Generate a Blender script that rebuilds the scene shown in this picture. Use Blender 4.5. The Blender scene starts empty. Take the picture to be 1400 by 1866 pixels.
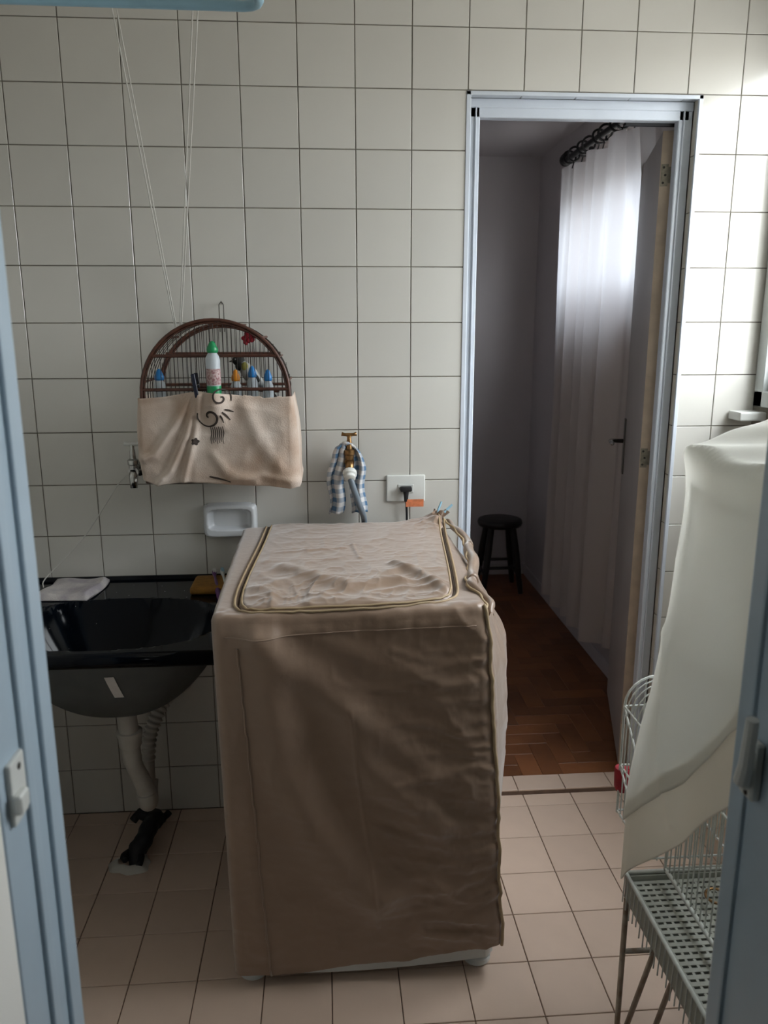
import bpy, bmesh, math, random
import numpy as np
from mathutils import Vector, Matrix
random.seed(7)
S = bpy.context.scene
COL = S.collection

# ------------------------------------------------------------------ camera
def cam_matrix(C, yaw, pit, rol):
    cy, sy = math.cos(yaw), math.sin(yaw); cp, sp = math.cos(-pit), math.sin(-pit); cr, sr = math.cos(rol), math.sin(rol)
    Rz = np.array([[cy, -sy, 0], [sy, cy, 0], [0, 0, 1]]); Rx = np.array([[1, 0, 0], [0, cp, -sp], [0, sp, cp]])
    Ry = np.array([[cr, 0, sr], [0, 1, 0], [-sr, 0, cr]]); R = Rz @ Rx @ Ry
    M = Matrix.Identity(4)
    for i in range(3):
        M[i][0] = R[i, 0]; M[i][1] = R[i, 2]; M[i][2] = -R[i, 1]; M[i][3] = C[i]
    return M
cd = bpy.data.cameras.new('camera'); cam = bpy.data.objects.new('camera', cd); COL.objects.link(cam)
cd.sensor_fit = 'VERTICAL'; cd.sensor_height = 36.0; cd.sensor_width = 27.0; cd.lens = 1445.4 / 1866 * 36
cam.matrix_world = cam_matrix((.8107, -2.2791, 1.4843), -.0716, .2274, .0018)
cd.clip_start = .02
cd.dof.use_dof = True; cd.dof.focus_distance = 2.1; cd.dof.aperture_fstop = 5.6
S.camera = cam
# ------------------------------------------------------------------ world, portals, exposure
SKY = 17.0
w = bpy.data.worlds.new('World'); S.world = w; w.use_nodes = True
nt = w.node_tree; bg = nt.nodes['Background']
tc = nt.nodes.new('ShaderNodeTexCoord'); sx = nt.nodes.new('ShaderNodeSeparateXYZ'); cr = nt.nodes.new('ShaderNodeValToRGB')
nt.links.new(tc.outputs['Generated'], sx.inputs[0]); hm = nt.nodes.new('ShaderNodeMath'); hm.operation = 'MULTIPLY_ADD'; hm.inputs[1].default_value = .5; hm.inputs[2].default_value = .5; nt.links.new(sx.outputs['Z'], hm.inputs[0]); nt.links.new(hm.outputs[0], cr.inputs[0]); nt.links.new(cr.outputs[0], bg.inputs[0])
for p_, c_ in ((.0, (.22, .22, .21)), (.45, (.28, .28, .27)), (.49, (.36, .36, .35)), (.52, (.64, .675, .70)), (.65, (.70, .74, .765)), (1.0, (.9, .955, 1.0))):   # overcast sky, brightest overhead; dimmer town below it
    e_ = cr.color_ramp.elements.new(p_) if 0 < p_ < 1 else cr.color_ramp.elements[-1 if p_ else 0]
    e_.color = (*c_, 1)
bg.inputs[1].default_value = SKY
def hazy_sun(az, el, ang, E):
    l = bpy.data.lights.new('hazy_sun', 'SUN'); l.energy = E; l.angle = math.radians(ang); l.color = (.95, .985, 1.0)
    o = bpy.data.objects.new('hazy_sun', l); COL.objects.link(o); a, e = math.radians(az), math.radians(el)
    o.rotation_euler = Vector((-math.cos(e) * math.cos(a), math.cos(e) * math.sin(a), -math.sin(e))).to_track_quat('-Z', 'Y').to_euler()
hazy_sun(36, 57, 48, 1.9)
def portal(name, loc, sy, sz):
    l = bpy.data.lights.new(name, 'AREA'); l.shape = 'RECTANGLE'; l.size = sz; l.size_y = sy
    l.cycles.is_portal = True
    o = bpy.data.objects.new(name, l); COL.objects.link(o); o.location = loc; o.rotation_euler = (0, math.radians(90), 0)
portal('utility_window_portal', (2.15, -.606, 1.77), 1.18, 1.01)
portal('bedroom_window_portal', (2.16, 1.12, 1.87), 1.1, .62)
portal('kitchen_window_portal', (2.26, -3.5, 1.80), .5, .4)
V = S.view_settings
V.view_transform = 'Standard'; V.look = 'None'; V.exposure = 0.12; V.gamma = 1.0; V.use_curve_mapping = False

# ------------------------------------------------------------------ materials
def mat(name, col, rough=.5, var=.0, scale=8, metal=0, bump=0, bscale=40, spec=.5, rnd=0, trans=0, alpha=1, sss=0, coat=0, col2=None, stretch=None, sheen=0):
    m = bpy.data.materials.new(name); m.use_nodes = True; n = m.node_tree; p = n.nodes['Principled BSDF']
    L = n.links.new
    p.inputs['Base Color'].default_value = (*col, 1); p.inputs['Roughness'].default_value = rough
    p.inputs['Metallic'].default_value = metal; p.inputs['Specular IOR Level'].default_value = spec
    p.inputs['Coat Weight'].default_value = coat; p.inputs['Coat Roughness'].default_value = .05
    p.inputs['Sheen Weight'].default_value = sheen
    if trans: p.inputs['Transmission Weight'].default_value = trans
    if alpha < 1: p.inputs['Alpha'].default_value = alpha
    if sss: p.inputs['Subsurface Weight'].default_value = sss; p.inputs['Subsurface Scale'].default_value = .01
    t = n.nodes.new('ShaderNodeTexCoord'); mp = n.nodes.new('ShaderNodeMapping'); L(t.outputs['Object'], mp.inputs[0])
    if stretch: mp.inputs['Scale'].default_value = stretch
    ns = n.nodes.new('ShaderNodeTexNoise'); ns.inputs['Scale'].default_value = scale; ns.inputs['Detail'].default_value = 5
    L(mp.outputs[0], ns.inputs['Vector'])
    c2 = col2 or tuple(max(0, c * (1 - var)) for c in col)
    mx = n.nodes.new('ShaderNodeMix'); mx.data_type = 'RGBA'
    mx.inputs[6].default_value = (*col, 1); mx.inputs[7].default_value = (*c2, 1)
    mr = n.nodes.new('ShaderNodeMapRange'); mr.inputs[1].default_value = .35; mr.inputs[2].default_value = .65
    L(ns.outputs[0], mr.inputs[0]); L(mr.outputs[0], mx.inputs[0])
    out = mx.outputs[2]
    if rnd:
        oi = n.nodes.new('ShaderNodeObjectInfo'); hs = n.nodes.new('ShaderNodeHueSaturation')
        r2 = n.nodes.new('ShaderNodeMapRange'); r2.inputs[3].default_value = 1 - rnd; r2.inputs[4].default_value = 1 + rnd * .4
        L(oi.outputs['Random'], r2.inputs[0]); L(r2.outputs[0], hs.inputs['Value']); L(out, hs.inputs['Color']); out = hs.outputs[0]
    L(out, p.inputs['Base Color'])
    if bump:
        nb = n.nodes.new('ShaderNodeTexNoise'); nb.inputs['Scale'].default_value = bscale; nb.inputs['Detail'].default_value = 6
        L(mp.outputs[0], nb.inputs['Vector']); b = n.nodes.new('ShaderNodeBump'); b.inputs['Strength'].default_value = min(1, bump); b.inputs['Distance'].default_value = .002
        L(nb.outputs[0], b.inputs['Height']); L(b.outputs[0], p.inputs['Normal'])
    return m
M = dict(
 wtile=mat('cream_glazed_tile', (.61, .595, .55), .16, .05, 3, bump=.05, bscale=9, rnd=.05),
 rtile=mat('reveal_glazed_tile', (.62, .59, .51), .25, .06, 3, rnd=.04),
 grout=mat('dark_grout', (.25, .225, .185), .9, .4, 14, bump=.3),
 ftile=mat('beige_floor_tile', (.68, .52, .415), .35, .10, 5, bump=.15, bscale=30, rnd=.07),
 fgrout=mat('floor_grout', (.20, .13, .095), .9, .3, 20),
 parquet=mat('parquet_wood', (.25, .095, .036), .42, .0, 5, col2=(.13, .045, .018), rnd=.38, stretch=(1, 1, 1), bump=.1),
 pgap=mat('parquet_gap', (.03, .015, .01), .9),
 paint=mat('mauve_wall_paint', (.52, .49, .50), .8, .05, 3, bump=.1),
 white=mat('white_wall_paint', (.80, .78, .73), .75, .05, 3, bump=.1),
 wwhite=mat('old_white_paint', (.62, .61, .56), .6, .12, 10, bump=.1),
 kdark=mat('kitchen_cabinet_brown', (.22, .19, .16), .6, .1, 4),
 alu=mat('pale_blue_grey_painted_aluminium', (.42, .52, .60), .33, .06, 12, spec=.6),
 alu2=mat('white_painted_aluminium', (.60, .65, .72), .35, .06, 12, spec=.6),
 wframe=mat('window_aluminium', (.50, .53, .52), .35, .1, 12, metal=.3),
 black=mat('black_rubber', (.006, .006, .008), .6, .2, 20),
 door=mat('door_face_paint', (.42, .39, .37), .5, .06, 6),
 edge=mat('door_edge_cream_paint', (.60, .49, .38), .6, .18, 22, bump=.2),
 hinge=mat('tarnished_hinge_metal', (.34, .31, .25), .45, .35, 60, metal=.7),
 screw=mat('dark_screw', (.03, .025, .02), .6),
 chrome=mat('chrome', (.55, .55, .53), .22, .3, 50, metal=1),
 brass=mat('aged_brass', (.33, .19, .08), .35, .5, 60, metal=.9),
 cover=mat('tan_taffeta_cover', (.262, .170, .112), .40, .06, 6, bump=.35, bscale=55, spec=.65, sheen=.55),
 piping=mat('tan_piping', (.42, .31, .185), .55, .12, 40),
 zip=mat('dark_zip_tape', (.05, .032, .02), .8),
 wash=mat('white_enamel', (.70, .74, .74), .3, .04, 10),
 sink=mat('black_glossy_resin', (.0015, .003, .006), .10, .3, 60, spec=.14),
 speck=mat('pale_specks', (.35, .35, .35), .6),
 sinkunder=mat('dark_grey_resin_underside', (.075, .082, .082), .55, .2, 15),
 pvc=mat('white_pvc', (.55, .53, .48), .4, .18, 16),
 ceramic=mat('white_ceramic', (.66, .68, .70), .12, .04, 8, coat=.5),
 tape=mat('white_tape', (.62, .58, .55), .7, .12, 30),
 cloth=mat('stained_cream_cotton', (.62, .53, .46), .85, .0, 9, col2=(.44, .32, .24), bump=.5, bscale=300, sheen=.2),
 print=mat('brown_cloth_print', (.035, .025, .02), .9),
 cane=mat('brown_cane', (.10, .035, .02), .45, .5, 50),
 wire=mat('dark_cage_wire', (.035, .025, .02), .5, .3, 50, metal=.5),
 steel=mat('steel_wire', (.18, .17, .15), .35, .2, 50, metal=.9),
 bottle=mat('translucent_plastic', (.62, .68, .72), .35, .08, 20, alpha=.72),
 blue=mat('blue_plastic', (.02, .22, .58), .35, .1, 20),
 orange=mat('orange_plastic', (.75, .28, .02), .35, .1, 20),
 green=mat('green_plastic', (.01, .26, .09), .35, .1, 20),
 label=mat('faded_pink_label', (.52, .42, .40), .7, .0, 190, col2=(.24, .10, .11)),
 navy=mat('navy_plastic', (.008, .012, .03), .4, .2, 20),
 red=mat('red_fabric_petal', (.38, .015, .03), .7, .3, 50),
 bhead=mat('black_feathers', (.008, .008, .006), .8, .3, 60),
 bbody=mat('grey_white_feathers', (.42, .42, .40), .85, .0, 35, col2=(.16, .17, .17), bump=.4),
 yellow=mat('olive_yellow_feathers', (.30, .27, .06), .8, .3, 60),
 plastic=mat('white_plastic', (.66, .67, .64), .35, .04, 20),
 socket=mat('socket_module', (.50, .51, .49), .4, .04, 20),
 hose=mat('grey_hose', (.16, .20, .24), .45, .15, 30),
 tag=mat('orange_tag', (.72, .22, .09), .6, .35, 70),
 soap=mat('mustard_sponge', (.30, .14, .02), .8, .25, 60, bump=.5, bscale=200),
 purple=mat('purple_plastic', (.12, .03, .16), .35, .1, 20),
 towel=mat('off_white_rag', (.50, .47, .45), .9, .0, 22, col2=(.34, .31, .33), bump=.6, bscale=260),
 rope=mat('white_cord', (.60, .59, .55), .8, .1, 60),
 sheet=mat('white_sheet', (.56, .58, .54), .85, .05, 6, bump=.25, bscale=350),
 sheet2=mat('cream_sheet', (.50, .47, .41), .85, .06, 6, bump=.25, bscale=350),
 cwire=mat('white_coated_wire', (.62, .64, .60), .45, .15, 60),
 tray=mat('grey_green_plastic', (.36, .37, .32), .45, .10, 25),
 dark=mat('slot_backing_dark', (.025, .02, .016), .7, .3, 30),
 stand=mat('worn_grey_tube', (.46, .43, .37), .4, .0, 25, col2=(.24, .17, .12), metal=.3),
 stool=mat('dark_stained_wood', (.012, .010, .010), .4, .4, 12),
 ablue=mat('light_blue_plastic', (.30, .50, .62), .35, .08, 20),
 stone=mat('pale_marble_sill', (.62, .63, .60), .35, .1, 12),
)
def glass_mat():
    m = bpy.data.materials.new('window_glass'); m.use_nodes = True; n = m.node_tree; n.nodes.clear()
    o = n.nodes.new('ShaderNodeOutputMaterial'); a = n.nodes.new('ShaderNodeBsdfTransparent'); b = n.nodes.new('ShaderNodeBsdfGlossy'); b.inputs['Roughness'].default_value = .02
    x = n.nodes.new('ShaderNodeMixShader'); x.inputs[0].default_value = .06
    n.links.new(a.outputs[0], x.inputs[1]); n.links.new(b.outputs[0], x.inputs[2]); n.links.new(x.outputs[0], o.inputs[0]); return m
M['glass'] = glass_mat()
def curtain_mat(c1, c2, fac):
    m = bpy.data.materials.new('thin_cream_curtain'); m.use_nodes = True; n = m.node_tree; p = n.nodes['Principled BSDF']
    p.inputs['Base Color'].default_value = (*c1, 1); p.inputs['Roughness'].default_value = .9
    t = n.nodes.new('ShaderNodeBsdfTranslucent'); t.inputs[0].default_value = (*c2, 1)
    x = n.nodes.new('ShaderNodeMixShader'); x.inputs[0].default_value = fac
    wv = n.nodes.new('ShaderNodeTexNoise'); wv.inputs['Scale'].default_value = 420; tcn = n.nodes.new('ShaderNodeTexCoord'); bp = n.nodes.new('ShaderNodeBump'); bp.inputs['Strength'].default_value = .3; bp.inputs['Distance'].default_value = .001
    n.links.new(tcn.outputs['Object'], wv.inputs['Vector']); n.links.new(wv.outputs[0], bp.inputs['Height']); n.links.new(bp.outputs[0], p.inputs['Normal'])
    n.links.new(p.outputs[0], x.inputs[1]); n.links.new(t.outputs[0], x.inputs[2]); n.links.new(x.outputs[0], n.nodes['Material Output'].inputs[0]); return m
M['curtain'] = curtain_mat((.62, .55, .50), (.62, .64, .70), .27)
M['sheet'] = curtain_mat((.82, .82, .78), (.90, .89, .85), .6)
M['sheet2'] = curtain_mat((.80, .76, .69), (.88, .83, .75), .58)
def gingham_mat():
    m = bpy.data.materials.new('blue_white_gingham'); m.use_nodes = True; n = m.node_tree; p = n.nodes['Principled BSDF']; L = n.links.new
    uv = n.nodes.new('ShaderNodeUVMap'); s = n.nodes.new('ShaderNodeSeparateXYZ'); L(uv.outputs[0], s.inputs[0])
    outs = []
    for ax in ('X', 'Y'):
        a = n.nodes.new('ShaderNodeMath'); a.operation = 'PINGPONG'; a.inputs[1].default_value = 1.0; L(s.outputs[ax], a.inputs[0])
        g = n.nodes.new('ShaderNodeMath'); g.operation = 'GREATER_THAN'; g.inputs[1].default_value = .5; L(a.outputs[0], g.inputs[0]); outs.append(g)
    ad = n.nodes.new('ShaderNodeMath'); ad.operation = 'ADD'; L(outs[0].outputs[0], ad.inputs[0]); L(outs[1].outputs[0], ad.inputs[1])
    hv = n.nodes.new('ShaderNodeMath'); hv.operation = 'MULTIPLY'; hv.inputs[1].default_value = .5; L(ad.outputs[0], hv.inputs[0])
    r = n.nodes.new('ShaderNodeValToRGB'); r.color_ramp.elements[0].color = (.56, .55, .54, 1); r.color_ramp.elements[1].color = (.07, .15, .26, 1)
    L(hv.outputs[0], r.inputs[0]); L(r.outputs[0], p.inputs['Base Color']); p.inputs['Roughness'].default_value = .9; return m
M['gingham'] = gingham_mat()

# ------------------------------------------------------------------ helpers
def catmull(P, n=8, closed=False):
    P = [Vector(p) for p in P]; out = []; N = len(P)
    if closed: idx = range(N)
    else: idx = range(N - 1)
    for i in idx:
        p0, p1, p2, p3 = (P[(i - 1) % N], P[i], P[(i + 1) % N], P[(i + 2) % N]) if closed else (P[max(i - 1, 0)], P[i], P[i + 1], P[min(i + 2, N - 1)])
        for k in range(n):
            t = k / n
            out.append(.5 * ((2 * p1) + (p2 - p0) * t + (2 * p0 - 5 * p1 + 4 * p2 - p3) * t * t + (3 * p1 - p0 - 3 * p2 + p3) * t ** 3))
    if not closed: out.append(P[-1])
    return out
class MB:
    def __init__(s): s.v = []; s.f = []; s.uv = None
    def add(s, v, f):
        b = len(s.v); s.v += [tuple(p) for p in v]; s.f += [tuple(b + i for i in q) for q in f]; return s
    def box(s, lo, hi, bev=0, rot=None, seg=1):
        c = [(a + b) / 2 for a, b in zip(lo, hi)]; d = [abs(b - a) for a, b in zip(lo, hi)]
        bm = bmesh.new(); bmesh.ops.create_cube(bm, size=1)
        for q in bm.verts: q.co = Vector((q.co.x * d[0], q.co.y * d[1], q.co.z * d[2]))
        if bev: bmesh.ops.bevel(bm, geom=bm.edges[:], offset=min(bev, min(d) * .45), segments=seg, affect='EDGES', profile=.6)
        bm.verts.index_update(); R = rot.to_3x3() if rot else Matrix.Identity(3)
        s.add([R @ q.co + Vector(c) for q in bm.verts], [[x.index for x in f.verts] for f in bm.faces]); bm.free(); return s
    def tube(s, P, r, n=8, closed=False, cap=True):
        P = [Vector(p) for p in P]; N = len(P); rr = r if hasattr(r, '__len__') else [r] * N
        v = []; up = None
        for i in range(N):
            if closed: t = P[(i + 1) % N] - P[(i - 1) % N]
            else: t = P[min(i + 1, N - 1)] - P[max(i - 1, 0)]
            if t.length < 1e-9: t = Vector((0, 0, 1))
            t.normalize()
            if up is None:
                up = Vector((0, 0, 1)) if abs(t.z) < .9 else Vector((1, 0, 0))
            a = up - t * up.dot(t)
            if a.length < 1e-6: a = Vector((1, 0, 0)) - t * t.x
            a.normalize(); b = t.cross(a); up = a
            for k in range(n):
                th = 2 * math.pi * k / n; v.append(P[i] + (a * math.cos(th) + b * math.sin(th)) * rr[i])
        f = []
        for i in range(N if closed else N - 1):
            j = (i + 1) % N
            for k in range(n):
                k2 = (k + 1) % n; f.append((i * n + k, j * n + k, j * n + k2, i * n + k2))
        if cap and not closed: f.append(tuple(range(n))); f.append(tuple((N - 1) * n + k for k in reversed(range(n))))
        return s.add(v, f)
    def lathe(s, c, prof, n=20, axis=(0, 0, 1)):
        A = Vector(axis).normalized(); q = Vector((0, 0, 1)).rotation_difference(A); v = []; f = []; m = len(prof)
        for r, h in prof:
            for k in range(n):
                th = 2 * math.pi * k / n; v.append(q @ Vector((r * math.cos(th), r * math.sin(th), h)) + Vector(c))
        for i in range(m - 1):
            for k in range(n):
                k2 = (k + 1) % n; f.append((i * n + k, i * n + k2, (i + 1) * n + k2, (i + 1) * n + k))
        f.append(tuple(reversed(range(n)))); f.append(tuple((m - 1) * n + k for k in range(n)))
        return s.add(v, f)
    def ball(s, c, rx, ry, rz, n=16, m=10, rot=None):
        v = []; f = []; R = rot.to_3x3() if rot else Matrix.Identity(3)
        for i in range(m + 1):
            ph = math.pi * (i + .001) / (m + .002)
            for k in range(n):
                th = 2 * math.pi * k / n; v.append(R @ Vector((rx * math.sin(ph) * math.cos(th), ry * math.sin(ph) * math.sin(th), rz * math.cos(ph))) + Vector(c))
        for i in range(m):
            for k in range(n):
                k2 = (k + 1) % n; f.append((i * n + k, (i + 1) * n + k, (i + 1) * n + k2, i * n + k2))
        return s.add(v, f)
    def grid(s, fn, nu, nv, uv=None, closeu=False):
        b = len(s.v); v = [fn(i / (nu if closeu else nu - 1), j / (nv - 1)) for j in range(nv) for i in range(nu)]; f = []
        for j in range(nv - 1):
            for i in range(nu if closeu else nu - 1):
                i2 = (i + 1) % nu; f.append((j * nu + i, j * nu + i2, (j + 1) * nu + i2, (j + 1) * nu + i))
        if uv: s.uv = [uv(i / (nu - 1), j / (nv - 1)) for j in range(nv) for i in range(nu)]
        return s.add(v, f)
    def build(s, name, m, parent=None, origin=None, smooth=False, kind=None, label=None, autos=None):
        if origin is None:
            if parent is None:
                a = np.array(s.v); origin = ((a[:, 0].min() + a[:, 0].max()) / 2, (a[:, 1].min() + a[:, 1].max()) / 2, a[:, 2].min())
            else: origin = wloc(parent)
        me = bpy.data.meshes.new(name); me.from_pydata([tuple(p[i] - origin[i] for i in range(3)) for p in s.v], [], s.f); me.update()
        if s.uv:
            u = me.uv_layers.new(name='UVMap')
            for l in me.loops: u.data[l.index].uv = s.uv[l.vertex_index]
        bm = bmesh.new(); bm.from_mesh(me); bmesh.ops.recalc_face_normals(bm, faces=bm.faces[:]); bm.to_mesh(me); bm.free()
        if smooth:
            me.polygons.foreach_set('use_smooth', [True] * len(me.polygons))
            if autos: me.set_sharp_from_angle(angle=math.radians(autos))
        me.materials.append(M[m]); o = bpy.data.objects.new(name, me); COL.objects.link(o)
        if parent: o.parent = parent; o['_'] = 0; del o['_']
        else: o.location = origin
        if kind: o['kind'] = kind
        if label: o['label'] = label
        return o
def wloc(o):
    p = Vector((0, 0, 0))
    while o: p += o.location; o = o.parent
    return p
def empty(name, loc, label=None, cat=None, group=None, kind=None):
    o = bpy.data.objects.new(name, None); COL.objects.link(o); o.location = loc; o.empty_display_size = .05
    return tag(o, label, cat, group, kind)
def tag(o, label=None, cat=None, group=None, kind=None):
    for k, x in (('label', label), ('category', cat), ('group', group), ('kind', kind)):
        if x: o[k] = x
    return o
def struct(name, mb, m, parent=None): return mb.build(name, m, parent, kind=None if parent else 'structure')
# vectorised value noise
def vnoise(x, y, z, seed=0):
    xi, yi, zi = np.floor(x).astype(np.int64), np.floor(y).astype(np.int64), np.floor(z).astype(np.int64)
    fx, fy, fz = x - xi, y - yi, z - zi; fx, fy, fz = [t * t * (3 - 2 * t) for t in (fx, fy, fz)]
    def h(a, b, c):
        n = (a * 374761393 + b * 668265263 + c * 2147483647 + seed * 974634777) & 0x7fffffff
        n = ((n ^ (n >> 13)) * 1274126177) & 0x7fffffff; n = n ^ (n >> 16); return (n % 100003) / 100003.0
    r = 0
    for dx in (0, 1):
        for dy in (0, 1):
            for dz in (0, 1):
                r = r + h(xi + dx, yi + dy, zi + dz) * (fx if dx else 1 - fx) * (fy if dy else 1 - fy) * (fz if dz else 1 - fz)
    return r
def ridged(x, y, z, seed=0, oct=3):
    r = 0; a = 1; t = 0
    for o in range(oct):
        r = r + a * (1 - np.abs(2 * vnoise(x * 2 ** o, y * 2 ** o, z * 2 ** o, seed + o) - 1)) ** 3; t += a; a *= .5
    return r / t
def seg_dist(px, pz, line):
    best = np.full(px.shape, 9.); sgn = np.zeros(px.shape)
    for (a, b), (c, d) in zip(line[:-1], line[1:]):
        ex, ez = c - a, d - b; L2 = ex * ex + ez * ez
        t = np.clip(((px - a) * ex + (pz - b) * ez) / L2, 0, 1); dx, dz = px - a - t * ex, pz - b - t * ez
        dd = np.sqrt(dx * dx + dz * dz); s_ = np.sign(ex * dz - ez * dx)
        m = dd < best; best = np.where(m, dd, best); sgn = np.where(m, s_, sgn)
    return best, sgn

# ------------------------------------------------------------------ tiles
_tc = {}
def tile_mesh(key, a, b, th, m, plane, g=.0012):
    """plane 'y': faces -y; 'x-': faces -x; 'x+': faces +x; 'z': faces +z; 'z-': faces -z.  origin at lower-left of the visible face"""
    k = (key, round(a, 4), round(b, 4), plane)
    if k in _tc: return _tc[k]
    e = .0011; P = []
    for (d, i) in ((th, g), (e, g), (0, g + e)):
        P += [(i, d, i), (a - i, d, i), (a - i, d, b - i), (i, d, b - i)]
    F = []
    for r in (0, 4):
        for q in range(4): F.append((r + q, r + (q + 1) % 4, r + 4 + (q + 1) % 4, r + 4 + q))
    F.append((8, 9, 10, 11))
    def T(p):
        u, d, v = p
        return {'y': (u, d, v), 'x-': (d, u, v), 'x+': (-d, u, v), 'z': (u, v, -d), 'z-': (u, v, d), 'y+': (u, -d, v)}[plane]
    me = bpy.data.meshes.new(key); me.from_pydata([T(p) for p in P], [], F); me.update()
    bm = bmesh.new(); bm.from_mesh(me); bmesh.ops.recalc_face_normals(bm, faces=bm.faces[:]); bm.to_mesh(me); bm.free()
    # open-backed shell: make sure the big face looks outward
    want = {'y': (0, -1, 0), 'x-': (-1, 0, 0), 'x+': (1, 0, 0), 'z': (0, 0, 1), 'z-': (0, 0, -1), 'y+': (0, 1, 0)}[plane]
    big = max(me.polygons, key=lambda f: f.area)
    if big.normal.dot(Vector(want)) < 0: me.flip_normals()
    me.materials.append(M[m]); _tc[k] = me; return me
def put_tile(name, me, loc, parent, tilt=.0012):
    o = bpy.data.objects.new(name, me); COL.objects.link(o); o.parent = parent; o.location = Vector(loc) - wloc(parent)
    o.rotation_euler = [random.uniform(-tilt, tilt) for _ in range(3)]; return o

T = .15; XL = -.15; XR = 2.075; H = 2.55; YF = -1.45
OX0, OX1, OZ = 1.2, 1.841, 2.094
# ---- back wall with the doorway
wb = MB()
for lo, hi in (((XL - .1, .003, -.05), (OX0, .12, H)), ((OX1, .003, -.05), (XR + .15, .12, H)), ((OX0, .003, OZ), (OX1, .12, H))): wb.box(lo, hi)
wall_back = struct('wall_back', wb, 'grout')
xs = [XL + T * k for k in range(16)]; xs = [x for x in xs if x < XR - .02] + [XR]
for c in range(len(xs) - 1):
    for r in range(17):
        x0, x1, z0, z1 = xs[c], xs[c + 1], r * T, (r + 1) * T
        if x1 > OX0 + .01 and x0 < OX1 - .01 and z0 < OZ - .02:
            if z1 > OZ + .005 and x0 >= OX0 - .01: pass
            if x1 > OX1 + .02 and x0 < OX1: x0 = OX1
            elif z0 < OZ - .02: continue
        if x0 < OX1 and x1 > OX0 + .01 and z0 < OZ < z1: z0 = OZ
        if z1 - z0 < .02 or x1 - x0 < .02: continue
        put_tile('tile', tile_mesh('wall_tile', x1 - x0, z1 - z0, .006, 'wtile', 'y'), (x0, 0, z0), wall_back)
# reveal tiles right side and head of the doorway
for r in range(14):
    z0, z1 = r * T, min((r + 1) * T, OZ)
    put_tile('reveal_tile', tile_mesh('reveal_tile', .04, z1 - z0, .0035, 'rtile', 'x-'), (OX1 - .002, .002, z0), wall_back, 0)
for k in range(5):
    x0, x1 = OX0 + .0 + k * T, min(OX0 + (k + 1) * T, OX1)
    if x1 - x0 > .02: put_tile('reveal_tile', tile_mesh('reveal_tile', x1 - x0, .04, .0035, 'alu2', 'z-'), (x0, .002, OZ - .002), wall_back, 0)
t = MB(); t.box((OX0 - .004, -.003, 0), (OX0 + .008, .006, OZ + .004), .001); t.box((OX1 - .008, -.003, 0), (OX1 + .003, .006, OZ + .004), .001); t.box((OX0 - .004, -.003, OZ - .006), (OX1 + .003, .006, OZ + .004), .001)
struct('trim_1', t, 'alu2')
# ---- other walls
wl = MB().box((XL - .1, YF, -.05), (XL, .003, H)); wall_left = struct('wall_left', wl, 'grout')
for c in range(9):
    for r in range(17):
        put_tile('tile', tile_mesh('wall_tile', T, T, .006, 'wtile', 'x+'), (XL + .004, -T * (c + 1), r * T), wall_left)
WZ0, WZ1, WY0, WY1 = 1.26, 2.28, -1.20, -.012
wr = MB()
for lo, hi in (((XR, YF, -.05), (XR + .07, .003, WZ0)), ((XR, YF, WZ1), (XR + .07, .003, H)), ((XR, WY1, WZ0), (XR + .07, .003, WZ1)), ((XR, YF, WZ0), (XR + .07, WY0, WZ1))): wr.box(lo, hi)
wall_right = struct('wall_right', wr, 'grout')
for c in range(9):
    for r in range(8):
        put_tile('tile', tile_mesh('wall_tile', T, T, .006, 'wtile', 'x-'), (XR - .004, -T * (c + 1), r * T), wall_right)
for c in range(9):
    put_tile('tile', tile_mesh('wall_tile', T, .22, .006, 'wtile', 'x-'), (XR - .004, -T * (c + 1), WZ1 + .02), wall_right)
cm = MB().box((XL - .1, YF - .1, H), (XR + .15, .12, H + .1)); struct('ceiling', cm, 'white')
# ---- floor
fb = MB().box((XL - .1, YF - .1, -.1), (XR + .15, .003, -.0035)); floor = struct('floor', fb, 'fgrout')
F0x, F0y, F = .642, -.378, .157
fx = sorted(set([XL] + [F0x + F * k for k in range(-5, 10) if XL + .02 < F0x + F * k < XR - .02] + [XR]))
fy = sorted(set([0.0] + [F0y + F * k for k in range(-7, 3) if YF < F0y + F * k < -.02] + [YF]))
for i in range(len(fx) - 1):
    for j in range(len(fy) - 1):
        put_tile('tile', tile_mesh('floor_tile', fx[i + 1] - fx[i], fy[j + 1] - fy[j], .0045, 'ftile', 'z'), (fx[i], fy[j], 0), floor, .0006)
# ---- threshold of five cut tiles
th = MB().box((OX0, .0, -.04), (OX1, .088, .012)); thr = struct('trim_2', th, 'fgrout')
tx = [OX0, 1.255, 1.412, 1.569, 1.726, OX1]
for a, b in zip(tx[:-1], tx[1:]):
    put_tile('tile', tile_mesh('threshold_tile', b - a, .086, .005, 'ftile', 'z'), (a, -.001, .017), thr, .002)
# ---- bedroom
BX0, BX1, BY1, BH = .75, 2.01, 2.33, 2.40
bw = MB().box((BX0 - .1, BY1, -.05), (BX1 + .15, BY1 + .1, BH)); struct('wall_bedroom_back', bw, 'paint')
bw = MB().box((BX0 - .1, .12, -.05), (BX0, BY1, BH)); struct('wall_bedroom_left', bw, 'paint')
bw = MB().box((BX0, .1205, .05), (OX0 - .0, .128, BH)); bw.box((OX0, .1205, OZ), (OX1, .128, BH)); bw.box((OX1, .1205, .05), (BX1, .128, BH)); struct('wall_bedroom_front', bw, 'paint')
bz0, bz1, by0, by1 = 1.60, 2.12, .57, 1.67
bw = MB()
for lo, hi in (((BX1, .12, -.05), (BX1 + .15, BY1, bz0)), ((BX1, .12, bz1), (BX1 + .15, BY1, BH)), ((BX1, .12, bz0), (BX1 + .15, by0, bz1)), ((BX1, by1, bz0), (BX1 + .15, BY1, bz1))): bw.box(lo, hi)
struct('wall_bedroom_right', bw, 'paint')
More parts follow.
